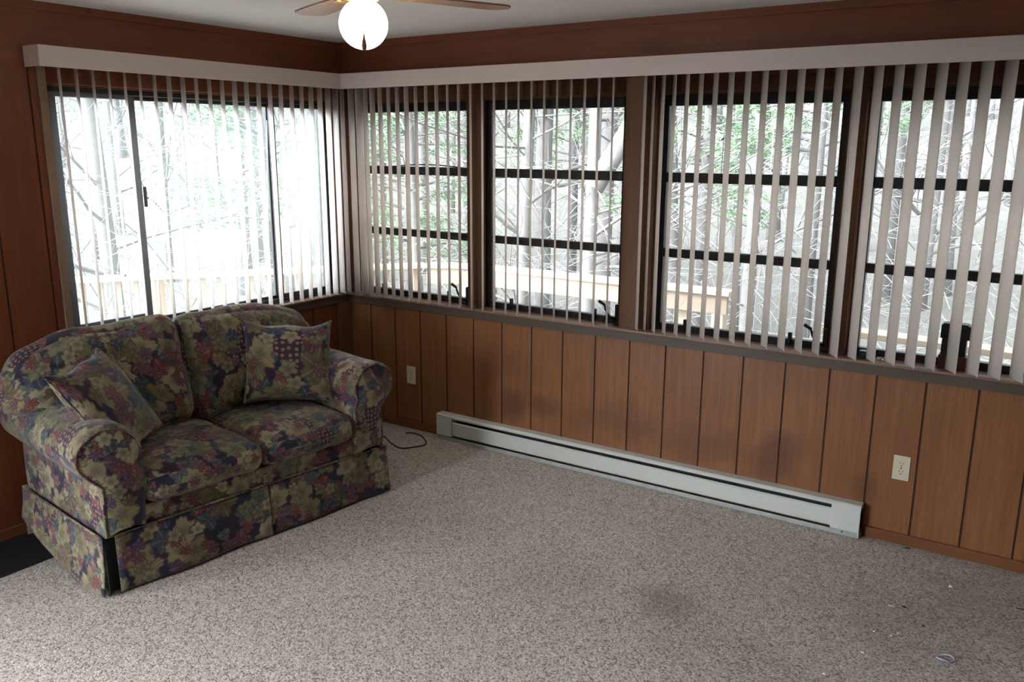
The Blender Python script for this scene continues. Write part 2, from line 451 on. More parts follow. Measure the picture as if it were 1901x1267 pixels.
b = MB(); b.box(-.12, XR+.1, YB-.1, .12, -.12, 0); S(b.build('floor', M_carpet))
b = MB(); b.box(-.14, XR+.12, YB-.12, .14, ZC, ZC+.15); S(b.build('ceiling', M_ceil))

def groove_panel(mb, s0, s1, z0, z1, grooves, place, gw=.009, gd=.005, back=.10):
    """vertical board face with cut grooves; place(s, depth, z) -> point, depth>0 goes into the wall"""
    pr = [(s0, 0)]
    for gx in sorted(grooves):
        if s0+gw < gx < s1-gw:
            pr += [(gx-gw/2, 0), (gx-gw/2*.6, gd), (gx+gw/2*.6, gd), (gx+gw/2, 0)]
    pr += [(s1, 0)]
    poly = pr + [(s1, back), (s0, back)]
    n = len(poly)
    vs = [place(s, d, z0) for s, d in poly] + [place(s, d, z1) for s, d in poly]
    fs = [(i, (i+1) % n, n+(i+1) % n, n+i) for i in range(n)]
    fs += [tuple(range(n)), tuple(range(n, 2*n))]
    base = len(mb.f)
    mb.add(vs, fs)
    # faces inside the grooves carry the dark stain
    mb.dark = getattr(mb, 'dark', []) + [base+i for i in range(len(pr)-1) if (pr[i][1] > 0 or pr[i+1][1] > 0)]
def stain(o, mb):
    o.data.materials.append(M_gap)
    for i in mb.dark: o.data.polygons[i].material_index = 1
    return o

GR = [.194+.2032*i for i in range(-1, 28)]
b = MB()
groove_panel(b, 0, XR, 0, .82, GR, lambda s, d, z: (s, d, z))
b.box(4.0, XR, 0, .10, .82, 2.09)
S(stain(b.build('wall_right', M_panel), b))
b = MB(); b.box(-.115, XR, .0, .115, 2.085, ZC); b.box(0, XR, -.012, 0, 2.335, ZC); S(b.build('trim_1', M_head))      # header board, right wall
GL = [-.114-.2032*k for k in range(9)]
GL2 = [-1.905, -2.108-.0, -2.311, -2.514, -2.717, -2.92, -3.124, -3.327, -5.3, -5.5]
b = MB()
groove_panel(b, -1.87, 0, 0, .82, GL, lambda s, d, z: (-d, s, z))
groove_panel(b, -3.35, -1.87, 0, 2.105, GL2, lambda s, d, z: (-d, s, z))
groove_panel(b, YB, -5.25, 0, 2.105, GL2, lambda s, d, z: (-d, s, z))
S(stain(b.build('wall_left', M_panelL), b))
b = MB(); b.box(-.115, 0.0, YB, 0, 2.105, ZC); b.box(-.115, 0, -1.87, -.0, 2.03, 2.105)
b.box(0, .012, YB, 0, 2.335, ZC); S(b.build('trim_2', M_headY))
b = MB(); b.box(-.115, .25, YB-.1, YB, 0, ZC); b.box(GX1, XR, YB-.1, YB, 0, ZC); b.box(.25, GX1, YB-.1, YB, 2.12, ZC); S(b.build('wall_back', M_drywall))
# wide patio glazing behind the camera, where the room's main daylight comes from
gd = empty('door_2', (.25, YB-.05, 0)); tag(gd, kind='structure')
m = MB(); gw_ = GX1-.25
for k in range(2):
    x = k*(gw_-.06); m.bbox(x, x+.06, -.04, .04, 0, 2.12, .004)
m.bbox(.0, gw_, -.035, .035, 2.06, 2.12, .004); m.bbox(0, gw_, -.035, .035, 0, .06, .004)
m.build('door_frame', M_alu, gd)
for k in range(1):
    m = MB(); x = 0; m.box(x+.058, x+(gw_-.06)+.002, -.003, .003, .058, 2.062); m.build('pane', M_glass, gd)
b = MB(); b.box(XR, XR+.1, YB, .1, 0, ZC); S(b.build('wall_far_right', M_drywall))
# corner board
b = MB(); b.bbox(0, .028, -.11, 0, .05, .775, .002); S(b.build('trim_3', M_post))
# baseboards
b = MB(); b.bbox(3.255, XR, -.014, 0, 0, .05, .003); b.bbox(0, .745, -.014, 0, 0, .05, .003); S(b.build('baseboard_right', M_base))
b = MB(); b.bbox(0, .014, -3.35, -.0, 0, .05, .003); b.bbox(0, .014, YB, -5.25, 0, .05, .003); S(b.build('baseboard_left', M_baseY))
# sills and aprons
b = MB(); b.bbox(.0, 4.06, -.032, .115, .822, .835, .003); S(b.build('trim_4', M_sill))
b = MB(); b.bbox(0.0, 4.06, -.016, 0, .773, .822, .002); S(b.build('trim_10', M_apron))
b = MB(); b.bbox(-.115, .032, -1.90, -.032, .822, .835, .003); S(b.build('trim_5', M_sillY))
b = MB(); b.bbox(0, .016, -1.87, -.016, .773, .822, .002); S(b.build('trim_11', M_apronY))
# posts between the windows
OP = [(.058, .968), (1.044, 1.954), (2.11, 3.02), (3.09, 4.0)]
b = MB()
for x0, x1 in ((0.0, .058), (.968, 1.044), (1.954, 2.11), (3.02, 3.09), (4.0, 4.06)):
    b.box(x0, x1, .0, .115, .835, 2.085)
for x0, x1 in OP:
    b.box(x0, x1, .012, .115, 2.018, 2.085)      # head jamb
    b.box(x0, x0+.009, .045, .062, .835, 2.018)   # stop moulding
    b.box(x1-.009, x1, .045, .062, .835, 2.018)
    b.box(x0, x1, .045, .062, 2.009, 2.018)
S(b.build('trim_6', M_post))
b = MB()
b.box(-.115, 0.0, -.085, 0, .835, 2.03)
b.box(-.115, .0, -1.87, -1.83, .835, 2.03)
b.box(-.05, -.035, -1.83, -.085, 2.02, 2.03)
S(b.build('trim_7', M_post))
b = MB(); b.bbox(0, .012, -1.868, -1.832, .835, 2.105, .003); S(b.build('trim_8', M_case))

# ------------------------------------------------------------------ awning windows (right wall)
def awning(n, x0, x1, crank, tabs, gasket=False):
    w = empty('window_%d' % n, (x0, .09, .835)); tag(w, kind='structure')
    def P(mb, name, mat): return mb.build(name, mat, w)
    W = x1-x0; H = 2.018-.835
    m = MB(); y0, y1 = -.018, .022
    m.bbox(0, .045, y0, y1, 0, H, .003); m.bbox(W-.045, W, y0, y1, 0, H, .003)
    m.bbox(.045, W-.045, y0, y1, H-.060, H, .003); m.bbox(.045, W-.045, y0, y1, 0, .035, .003)
    m.box(.045, W-.045, y0-.006, y0, .0, .016); m.box(.045, W-.045, y0-.004, y0, H-.02, H)
    m.box(.030, .036, y0-.006, y0, 0, H)
    P(m, 'frame', M_bronze)
    for z0, z1 in ((1.589, 1.638), (1.214, 1.258)):
        m = MB(); m.bbox(.045, W-.045, -.016, .014, z0-.835, z1-.835, .004); m.box(.045, W-.045, -.020, -.016, z0-.835+.004, z0-.835+.018)
        P(m, 'rail', M_bronze)
    for z0, z1 in ((.868, 1.216), (1.256, 1.591), (1.636, 1.960)):
        m = MB(); m.box(.043, W-.043, .002, .006, z0-.835, z1-.835); P(m, 'pane', M_glass)
    for tx in tabs:
        m = MB(); m.bbox(tx-x0-.009, tx-x0+.009, -.030, -.012, .030, .068, .002); m.box(tx-x0-.004, tx-x0+.004, -.034, -.012, .010, .05)
        P(m, 'latch', M_black)
    if crank is not None:
        cx = crank-x0
        m = MB(); m.bbox(cx-.001, cx+.030, -.060, -.018, .012, .112, .008); m.bbox(cx-.012, cx+.032, -.064, -.018, .004, .028, .004)
        P(m, 'crank', M_black)
        k = w.children[-1]
        h = MB(); h.tube([(cx+.01, -.062, .03), (cx-.02, -.075, .045), (cx-.040, -.080, .075), (cx-.052, -.080, .11)], [.007, .006, .006, .005], 8)
        h.tube([(cx-.048, -.08, .106), (cx-.082, -.083, .126)], [.007, .009], 8)
        hb = h.build('crank_handle', M_black, None); hb.parent = k
    if gasket:
        m = MB(); pts = [(.24+.63*t, -.014, .798+.018*math.sin(PI*t)*(1.0)) for t in [i/14 for i in range(15)]]
        m.tube(pts, .0035, 6); P(m, 'loose_weatherstrip', M_bronze)
    return w
awning(2, *OP[0], .925, [.25, .775], gasket=True)
awning(3, *OP[1], 1.912, [1.23, 1.774])
w4 = awning(4, *OP[2], 2.985, [2.296, 2.826])
awning(5, *OP[3], None, [3.84])

# slider (left wall)
w = empty('window_1', (-.07, -1.83, .835)); tag(w, kind='structure')
def yy(y): return y+1.83
H = 2.03-.835
m = MB()
m.bbox(-.03, .03, 0, .026, 0, H, .003); m.bbox(-.03, .03, yy(-.111), yy(-.085), 0, H, .003)
m.bbox(-.03, .03, .026, yy(-.111), H-.035, H, .003); m.bbox(-.03, .03, .026, yy(-.111), 0, .026, .003)
m.box(.03, .036, 0.0, yy(-.085), .0, .010)
m.build('frame', M_bronze, w)
def sash(y0, y1, x0, x1, z0, z1, sw, mat, nm='sash', zb=.04):
    m = MB(); a, c = yy(y0), yy(y1)
    m.bbox(x0, x1, a, a+sw, z0, z1, .003); m.bbox(x0, x1, c-sw, c, z0, z1, .003)
    m.bbox(x0, x1, a+sw, c-sw, z1-.022, z1, .003); m.bbox(x0, x1, a+sw, c-sw, z0, z0+zb, .003)
    so = m.build(nm, mat, w)
    p = MB(); xm = (x0+x1)/2; p.box(xm-.002, xm+.002, a+sw-.002, c-sw+.002, z0+zb-.002, z1-.02); po = p.build('pane', M_glassL, None); po.parent = so
    return so
sash(-1.804, -1.375, .004, .024, .026, H-.033, .036, M_alu, zb=.052)  # lighter grey stands in for highlights on this sash's front
sash(-.530, -.112, .004, .024, .026, H-.033, .036, M_bronze, zb=.024)
sash(-1.395, -.500, -.024, -.004, .022, H-.033, .030, M_bronze, 'fixed_sash', zb=.020)
m = MB(); m.bbox(.024, .034, yy(-1.372), yy(-1.358), .62, .72, .002); m.bbox(.024, .04, yy(-1.37), yy(-1.345), .66, .668, .001); m.build('latch', M_black, w)

# sliding patio door further along the left wall (outside the picture, lets the daylight in)
dr = empty('door_1', (-.06, -5.25, 0)); tag(dr, kind='structure')
m = MB()
for a, c in ((0, .06), (.92, .98), (1.84, 1.90)): m.bbox(-.04, .04, a, c, 0, 2.08, .004)
m.bbox(-.04, .04, .06, 1.84, 2.02, 2.08, .004); m.bbox(-.04, .04, .06, 1.84, 0.0, .06, .004)
m.build('door_frame', M_alu, dr)
for a, c in ((.058, .922), (.978, 1.842)):
    m = MB(); m.box(-.003, .003, a, c, .058, 2.022); m.build('pane', M_glass, dr)
m = MB(); m.bbox(.04, .07, .94, .96, .95, 1.15, .004); m.build('handle', M_alu, dr)
b = MB(); b.bbox(0, .014, -5.33, -5.25, .0, 2.10, .003); b.bbox(0, .014, -3.35, -3.27, 0, 2.10, .003); S(b.build('trim_9', M_case))

# ------------------------------------------------------------------ vertical blinds
def vane_mesh(name, z0, z1, w=.089, sag=.0045, th=.0009, n=8):
    m = MB(); vs = []; 
    prof = []
    for i in range(n+1):
        t = -1+2*i/n
        prof.append((t*w/2, sag*(1-t*t)))
    poly = [(x, y+th/2) for x, y in prof] + [(x, y-th/2) for x, y in reversed(prof)]
    k = len(poly)
    vs = [(x, y, z) for z in (z0, z1) for x, y in poly]
    fs = [(i, (i+1) % k, k+(i+1) % k, k+i) for i in range(k)] + [tuple(range(k))[::-1], tuple(range(k, 2*k))]
    m.add(vs, fs, True)
    # holder clip at the top
    m.box(-.008, .008, -.003+sag, .003+sag, z1-.004, z1+.03)
    me = bpy.data.meshes.new(name); me.from_pydata(m.v, [], m.f)
    me.polygons.foreach_set('use_smooth', m.sm); me.materials.append(M_vane); me.update()
    for p in me.polygons:
        if len(p.vertices) > 4: p.use_smooth = False
    return me
ZV = .843
VM = vane_mesh('vane', 0, 2.105-ZV)
def blind(name, label, wallR, vs):
    root = empty(name, (0, 0, 0)); tag(root, label, 'blind', 'vertical blinds')
    first = None
    for (s, th) in vs:
        if first is None:
            o = bpy.data.objects.new('vane', VM); COL.objects.link(o); first = o
        else:
            o = first.copy(); COL.objects.link(o)
        o.parent = root
        loc = (s, -.055, ZV) if wallR else (.055, s, ZV)
        o.location = loc
        jit = random.uniform(-1.0, 1.0)
        a = math.radians(th+jit)
        # concave side towards the room
        o.rotation_euler = (0, 0, a+PI)
    m = MB()
    if wallR:
        m.bbox(.118, 4.12, -.074, -.036, 2.128, 2.158, .003)
    else:
        m.bbox(.036, .074, -1.90, -.078, 2.128, 2.158, .003)
    m.build('headrail', M_white, root)
    m = MB()
    if wallR:
        m.bbox(.120, 4.13, -.122, -.117, 2.090, 2.178, .002); m.box(.12, 4.13, -.117, -.104, 2.172, 2.177)
        m.box(.12, 4.13, -.117, -.110, 2.090, 2.094)
        m.bbox(4.125, 4.13, -.117, -.0, 2.09, 2.178, .001)
        m.build('valance', M_val, root)
    else:
        m.bbox(.117, .122, -1.912, -.120, 2.090, 2.178, .002); m.box(.104, .117, -1.907, -.12, 2.172, 2.177)
        m.box(.110, .117, -1.907, -.12, 2.09, 2.094)
        m.build('valance', M_val, root)
        e = MB(); e.bbox(.0, .117, -1.914, -1.909, 2.090, 2.178, .001); e.build('valance_end', M_valend, root)
    return root
VR = [(.139, 111), (.206, 103), (.259, 116), (.313, 113), (.374, 115), (.44, 118), (.507, 117), (.576, 113), (.647, 118), (.722, 117), (.799, 116), (.876, 120), (.954, 117.5), (1.035, 119), (1.114, 119.5), (1.193, 117.5), (1.272, 118), (1.351, 116.5), (1.432, 116), (1.511, 115.5), (1.588, 114.5), (1.67, 127), (1.749, 125.5), (1.829, 125.5), (1.909, 123), (2.081, 125), (2.125, 122.5), (2.175, 125), (2.232, 125), (2.296, 124.5), (2.363, 125.5), (2.434, 125.5), (2.507, 126.5), (2.584, 127), (2.662, 126), (2.741, 127), (2.82, 126.5), (2.899, 126), (2.977, 125), (3.057, 126), (3.136, 125.5), (3.215, 125), (3.294, 126.5), (3.374, 125), (3.453, 124.5), (3.533, 124.5), (3.614, 125), (3.694, 125), (3.773, 125), (3.853, 125), (3.932, 125), (4.01, 125)]
VL = [(-1.797, 157), (-1.718, 157.5), (-1.64, 156.5), (-1.563, 154.5), (-1.482, 155), (-1.404, 153), (-1.324, 154.5), (-1.244, 158), (-1.165, 157), (-1.086, 154), (-1.006, 154.5), (-.927, 154.5), (-.847, 157.5), (-.768, 156), (-.687, 154), (-.607, 153), (-.529, 153.5), (-.449, 152.5), (-.374, 153), (-.3, 154), (-.23, 155), (-.164, 156), (-.103, 156.5), (-.047, 153)]
br = blind('vertical_blind', 'long off-white vertical blind across the four tall windows of the right wall', True, VR)
bl = blind('vertical_blind', 'shorter off-white vertical blind over the sliding window behind the loveseat', False, VL)
# wand and bead chain of the left blind
m = MB(); m.tube([(-.028, -.565, 1.90), (-.030, -.60, 1.30), (-.03, -.615, .85)], .004, 8); tag(m.build('blind_wand', simple('clear_wand', (.45, .55, .60), .25), None, shift=(-.03, -.6, .85)), 'thin pale blue-grey rod standing in the left window, right of its middle', 'rod')
m = MB()
for i in range(150):
    z = 2.08-i*.0082
    m.lathe([(0.0005, -.003), (.0026, -.0015), (.0026, .0015), (.0005, .003)], (.078, -.078, z), 6)
m.build('bead_chain', M_val, bl)

# ------------------------------------------------------------------ baseboard heater
h = empty('baseboard_heater', (.765, 0, 0)); tag(h, 'long low off-white electric heater along the foot of the right wall', 'heater')
L = 3.243-.765
m = MB()
m.box(0.002, L-.002, -.006, 0, .012, .155)
pr = [(-.002, .160), (-.055, .160), (-.062, .153), (-.062, .142), (-.058, .142), (-.058, .150), (-.053, .155), (-.002, .155)]
def xprism(mb, pr, x0, x1):
    n = len(pr); vs = [(x, y, z) for x in (x0, x1) for y, z in pr]
    mb.add(vs, [(i, (i+1) % n, n+(i+1) % n, n+i) for i in range(n)] + [tuple(range(n))[::-1], tuple(range(n, 2*n))])
xprism(m, pr, .0, L)
m.build('cover', M_white, h)
m = MB(); xprism(m, [(-.060, .038), (-.050, .030), (-.048, .032), (-.056, .040), (-.056, .112), (-.050, .118), (-.052, .121), (-.060, .114)], .115, L-.128)
m.build('front_panel', M_white, h)
for x0, x1 in ((0, .118), (L-.130, L)):
    m = MB(); m.bbox(x0, x1, -.0635, -.004, .026, .143, .003); m.bbox(x0 if x0 == 0 else L-.006, .006 if x0 == 0 else L, -.060, -.002, .002, .158, .002)
    m.build('end_cap', M_white, h)
m = MB()
for i in range(150):
    x = .13+i*(L-.27)/150; m.box(x, x+.002, -.048, -.008, .055, .105)
m.tube([(.11, -.028, .08), (L-.12, -.028, .08)], .007, 8)
m.box(.118, L-.13, -.012, -.006, .02, .155)
m.build('heating_element', M_inner, h)
m = MB(); xprism(m, [(-.058, .0), (-.058, .006), (-.054, .020), (-.050, .020), (-.052, .004), (-.004, .004), (-.004, 0)], 0.004, L-.004)
m.bbox(L-.128, L-.004, -.055, -.051, .004, .026, .001)
m.build('base_lip', M_lip, h)
m = MB(); m.lathe([(0, -.002), (.004, -.002), (.004, .002), (0, .002)], (L-.075, -.056, .015), 12, M=Matrix.Rotation(PI/2, 4, 'X')); m.build('screw', M_slot, h)

# ------------------------------------------------------------------ outlets
def outlet(x, z, label):
    o = empty('wall_outlet', (x, 0, z)); tag(o, label, 'outlet', 'wall outlets')
    m = MB(); m.bbox(-.035, .035, -.006, 0, -.057, .057, .003); m.build('cover_plate', M_ivory, o)
    for s in (-1, 1):
        m = MB(); c = s*.0195
        poly = []
        for k in range(28):
            a = 2*PI*k/28; r = .0172
            poly.append((r*math.cos(a), max(-.0142, min(.0142, r*math.sin(a)))))
        m.prism(poly, -.0015, .0075, M=Matrix.Translation((0, 0, c)) @ Matrix.Rotation(PI/2, 4, 'X'))
        r_ = m.build('receptacle', M_ivory, o)
        t = MB()
        t.box(-.0075, -.0053, -.0079, -.007, c-.001, c+.0085); t.box(.0053, .0075, -.0079, -.007, c-.0, c+.0078)
        t.lathe([(0, -.0005), (.0028, -.0005), (.0028, .0005), (0, .0005)], (0, -.0074, c-.0075), 12, M=Matrix.Rotation(PI/2, 4, 'X'))
        so = t.build('slots', M_slot, None); so.parent = r_
    m = MB(); m.lathe([(0, .0085), (.003, .0085), (.0034, .006)], (0, 0, 0), 12, M=Matrix.Rotation(PI/2, 4, 'X')); m.build('screw', M_alu, o)
outlet(.523, .352, 'ivory double wall outlet between the loveseat and the heater')
outlet(3.382, .361, 'ivory double wall outlet to the right of the heater end')

# ------------------------------------------------------------------ ceiling fan with lit globe
FC = Vector((1.738, -1.638, 0))
f = empty('ceiling_fan', (FC.x, FC.y, 2.37)); tag(f, 'ceiling fan with oak blades, brass light fitter and lit round globe', 'ceiling fan')
def zz(z): return z-2.37
m = MB(); m.lathe([(0.001, 0), (.085, 0), (.085, zz(2.352)), (.065, zz(2.348)), (.065, zz(2.345)), (.10, zz(2.34)), (.105, zz(2.30)), (.09, zz(2.286)), (.045, zz(2.28)), (.001, zz(2.28))], n=40); m.build('motor_housing', M_brass, f)
m = MB(); m.lathe([(.001, zz(2.282)), (.05, zz(2.282)), (.052, zz(2.272))], n=40)
n = 48; prof = [(.052, 2.272), (.052, 2.258)]
vs = []; fs = []
for z in (2.276, 2.255):
    for k in range(n*2):
        r = .053+(.003 if k % 2 else 0); a = 2*PI*k/(2*n); vs.append((r*math.cos(a), r*math.sin(a), zz(z)))
N2 = 2*n
fs = [(k, (k+1) % N2, N2+(k+1) % N2, N2+k) for k in range(N2)] + [tuple(range(N2)), tuple(range(N2, 2*N2))]
m.add(vs, fs); m.build('light_fitter', M_brass, f)
RG = .0846; zc = 2.177
m = MB(); pr = []
a0 = math.asin(.05/RG)
for i in range(25):
    a = a0+(PI-a0)*i/24
    pr.append((max(.0005, RG*math.sin(a)), zz(zc+RG*math.cos(a))))
m.lathe(pr, n=48); m.build('globe', M_globe, f)
def blade(az, length=.62, droop=0.0):
    m = MB(); R0 = .13
    pts = []
    K = 22
    def halfw(t):
        w_ = .065*(.67+.33*math.sin(min(t/.75, 1)*PI/2))
        if t > .86: w_ *= math.sqrt(max(0, 1-((t-.86)/.14)**2))*.85+.15*(1-((t-.86)/.14))
        if t < .06: w_ *= .6+.4*t/.06
        return w_
    top = []; bot = []
    for i in range(K+1):
        t = i/K; t = t if t < .86 else t
        top.append((R0+t*(length-R0), halfw(t))); bot.append((R0+t*(length-R0), -halfw(t)))
    poly = top + bot[::-1]
    M = Matrix.Rotation(az, 4, 'Z') @ Matrix.Translation((0, 0, zz(2.277))) @ Matrix.Rotation(math.radians(1), 4, 'X')
    n = len(poly)
    o = MB(); vs = [Vector((x, y, z)) for z in (-.003, .003) for x, y in poly]
    fs = [tuple(range(n))[::-1], tuple(range(n, 2*n))] + [(i, (i+1) % n, n+(i+1) % n, n+i) for i in range(n)]
    o.add(vs, fs); ob = o.build('blade', M_oak, f); ob.matrix_local = M
    k = MB(); k.bbox(.07, .17, -.02, .02, -.009, -.003, .002); k.bbox(.15, .19, -.035, .035, -.008, -.003, .002)
    kb = k.build('blade_iron', M_brass, None); kb.parent = ob
for az, ln in ((155.7, .597), (65.3, .597), (-24.5, .597), (245.5, .597)): blade(math.radians(az), ln)
# pull chain with wooden fob hanging on the camera side of the globe
pd = Vector((CAM.x-FC.x, CAM.y-FC.y, 0)).normalized()*.094
m = MB()
for i in range(28):
    z = 2.262-i*.0052
    if z < 2.125: break
    m.lathe([(.0004, -.0016), (.0013, -.0008), (.0013, .0008), (.0004, .0016)], (pd.x, pd.y, zz(z)), 6)
pc = m.build('pull_chain', M_brass, f)
m = MB(); m.lathe([(.0005, .024), (.003, .021), (.004, .010), (.0075, -.004), (.0088, -.016), (.0078, -.026), (.004, -.031), (.0005, -.032)], (pd.x, pd.y, zz(2.111)), 20)
fb = m.build('wooden_fob', M_fob, None); fb.parent = pc

# ------------------------------------------------------------------ loveseat
A0 = Vector((.868, -2.312, 0)); UX = Vector((.1318, .9913, 0)); DX = Vector((-.9913, .1318, 0))
ang = math.atan2(UX.y, UX.x)
sofa = empty('loveseat', A0, ang); tag(sofa, 'leaf-print loveseat with rolled arms and skirt under the left window', 'loveseat')
# local frame: x = along the seat (left arm to right arm), y = front to back (positive = back), z up
def nzv(p, s, seed=0.0):
    return noise.noise(Vector((p[0]*s+seed, p[1]*s+seed*1.7, p[2]*s-seed)))

def cushion(name, c, hx, hy, hz, r, crown=(0, 0, 0), seed=0, wr=.008, n=22, post=None, parent=sofa, M=None, uvo=(0, 0)):
    mb = MB(); c = Vector(c)
    def mapp(p):
        q = Vector((p[0]*hx, p[1]*hy, p[2]*hz))
        k = Vector((max(-(hx-r), min(hx-r, q.x)), max(-(hy-r), min(hy-r, q.y)), max(-(hz-r), min(hz-r, q.z))))
        d = q-k
        if d.length > 1e-9: d = d.normalized()*r
        v = k+d
        X, Y, Z = p
        v.x += X*crown[0]*(1-Y*Y)*(1-Z*Z)
        v.y += Y*crown[1]*(1-X*X)*(1-Z*Z)
        v.z += Z*crown[2]*(1-X*X*.9)*(1-Y*Y*.9)
        w_ = nzv(v, 5.0, seed)*wr*1.6 + nzv(v, 13.0, seed+3)*wr*.6
        nn = Vector((X*abs(X), Y*abs(Y), Z*abs(Z)))
        if nn.length > 0: nn.normalize()
        v += nn*w_
        if post: v = post(v, X, Y, Z)
        if M: v = M @ v
        return v+c
    def tt(a):  # denser near the edges
        t = 2*a-1
        return math.sin(t*PI/2)*.55+t*.45
    for ax, sgn in ((0, 1), (0, -1), (1, 1), (1, -1), (2, 1), (2, -1)):
        o = [i for i in range(3) if i != ax]; H3 = (hx, hy, hz)
        def fn(a, b_, ax=ax, sgn=sgn, o=o):
            p = [0, 0, 0]; p[ax] = sgn; p[o[0]] = tt(a); p[o[1]] = tt(b_); return mapp(p)
        def uvf(a, b_, ax=ax, sgn=sgn, o=o):
            return (uvo[0]+tt(a)*H3[o[0]]+ax*1.37+sgn*.41+seed*.77, uvo[1]+tt(b_)*H3[o[1]]+ax*.73+seed*.31)
        flip = (sgn < 0) != (ax == 1)
        mb.grid(fn, n, n, True, uvf, flip=flip)
    return mb.build(name, M_fab, parent, merge=1e-5)

def welt(name, pts, r=.0045, parent=sofa, closed=False):
    m = MB(); pts = [Vector(p) for p in pts]
    m.tube(pts, r, 6)
    # give the welt uv so the print shows on it
    o = m.build(name, M_fab, parent)
    ul = o.data.uv_layers.new(name='UVMap')
    for li, l in enumerate(o.data.loops):
        v = o.data.vertices[l.vertex_index].co
        ul.data[li].uv = (v.x*1.3+v.z, v.y+v.z*.6+.4)
    return o

# base box / front rail
def uvbox(o):
    me = o.data
    ul = me.uv_layers.new(name='UVMap') if not me.uv_layers else me.uv_layers[0]
    for p in me.polygons:
        n_ = p.normal; ax = max(range(3), key=lambda i: abs(n_[i]))
        for li in p.loop_indices:
            v = me.vertices[me.loops[li].vertex_index].co
            ul.data[li].uv = {0: (v.y+.3, v.z), 1: (v.x, v.z), 2: (v.x, v.y+.7)}[ax]
m = MB(); m.bbox(.07, 1.435, .045, .82, .06, .335, .02); o = m.build('base', M_fab, sofa); uvbox(o)
m = MB(); m.bbox(.19, 1.27, .004, .05, .235, .338, .014); o = m.build('front_rail', M_fab, sofa); uvbox(o)

# rolled arms: one shell, section = roll on a narrower panel, swept from front to back
def arm(sgn, xc, xin, xout):
    """xc roll centre; xin inner face of the panel; xout outer face"""
    mb = MB()
    zc_, rx, rz = .598, .128, .112
    # closed section, ccw, starting at the inner bottom
    sec = []
    sec.append((xin, .248)); sec.append((xin+sgn*-.004, .40)); sec.append((xin+sgn*-.012, .49))
    # local inner side meets the roll and goes over the top to the outer underside
    for i in range(0, 25):
        a = math.radians(-28 + (248)*i/24)     # from inner low side over the top to outer low side
        sec.append((xc - sgn*rx*math.cos(a), zc_ + rz*math.sin(a)))
    sec.append((xout+sgn*.000, .462)); sec.append((xout+sgn*.002, .40)); sec.append((xout+sgn*.004, .30)); sec.append((xout, .248))
    ns = len(sec)
    arc = [0]
    for i in range(1, ns): arc.append(arc[-1]+math.hypot(sec[i][0]-sec[i-1][0], sec[i][1]-sec[i-1][1]))
    YS = [0.0, .006, .02, .06, .14, .24, .36, .48, .60, .70, .76, .79]
    def shrink(y):
        if y < .02: return 1-.055*(1-y/.02)**2
        if y > .76: return 1-.04*((y-.76)/.03)
        return 1
    vs = []
    cx0 = xc; cz0 = .45
    for y in YS:
        k = shrink(y)
        for (x, z) in sec:
            dz = 0
            if z > .5: dz = -.010*math.sin(y*4)+ .02*(y/.8)*1.0*(z-.5)/.2
            p = Vector((cx0+(x-cx0)*k, y-.012, max(.246, cz0+(z-cz0)*k)+dz))
            p.x += nzv(p, 6, sgn*2+5)*.009*(1 if z > .2 else .3); p.z += nzv(p, 6, sgn+9)*.007*(1 if z > .2 else .2)
            vs.append(p)
    fs = []; uvs = []
    for j in range(len(YS)-1):
        for i in range(ns-1):
            q = [j*ns+i, j*ns+i+1, (j+1)*ns+i+1, (j+1)*ns+i]
            uq = [(YS[j], arc[i]), (YS[j], arc[i+1]), (YS[j+1], arc[i+1]), (YS[j+1], arc[i])]
            if sgn < 0: q.reverse(); uq.reverse()
            fs.append(q); uvs.append([(a_+sgn*.7+3, b_*1.0+sgn*.3) for a_, b_ in uq])
    mb.add(vs, fs, True, uvs)
    # front and back faces: fan with rings so they dome a little
    for end, j in ((0, 0), (1, len(YS)-1)):
        ring = [vs[j*ns+i] for i in range(ns)]
        rings = [ring]
        ctr_line = []
        for k_, dome in ((.72, .010), (.40, .016)):
            rr = []
            for p in ring:
                cz_ = min(max(p.z, .29), .60); cxx = (xc if p.z > .49 else (xin+xout)/2)
                q = Vector((cxx+(p.x-cxx)*k_, p.y+(-dome if end == 0 else dome), cz_+(p.z-cz_)*k_)); rr.append(q)
            rings.append(rr)
        allv = [p for rr in rings for p in rr]
        fs = []; uvs = []
        for a_ in range(len(rings)-1):
            for i in range(ns-1):
                q = [a_*ns+i, (a_+1)*ns+i, (a_+1)*ns+i+1, a_*ns+i+1]
                if (sgn < 0) != (end == 1): q.reverse()
                fs.append(q); uvs.append([(allv[t].x+5+end, allv[t].z) for t in q])
        # strip between the two halves of the inner ring
        base_i = (len(rings)-1)*ns
        for i in range(ns//2):
            q = [base_i+i, base_i+ns-1-i, base_i+ns-2-i, base_i+i+1]
            if len(set(q)) < 3 or i+1 > ns-2-i: continue
            if (sgn < 0) != (end == 1): q.reverse()
            fs.append(q); uvs.append([(allv[t].x+5+end, allv[t].z) for t in q])
        mb.add(allv, fs, True, uvs)
    o = mb.build('arm', M_fab, sofa, merge=1e-5)
    # welt round the front face
    pts = [Vector(vs[i]) + Vector((0, -.002, 0)) for i in range(1, ns)]
    wo = welt('arm_welt', pts, .0045)
    wo.parent = o
    return o
arm(-1, .078, .205, .035)
arm(1, 1.400, 1.272, 1.440)

# seat cushions
def seat_post(v, X, Y, Z):
    if Y < -.55:      # soft waterfall front
        v.z -= .014*((-Y-.55)/.45)*(1 if Z > 0 else -.2)
    return v
cushion('seat_cushion', (.478, .268, .404), .272, .300, .070, .052, (.003, .012, .030), seed=1, wr=.007, post=seat_post)
cushion('seat_cushion', (1.008, .268, .402), .256, .300, .070, .052, (.003, .012, .032), seed=2, wr=.007, post=seat_post, uvo=(.4, .2))

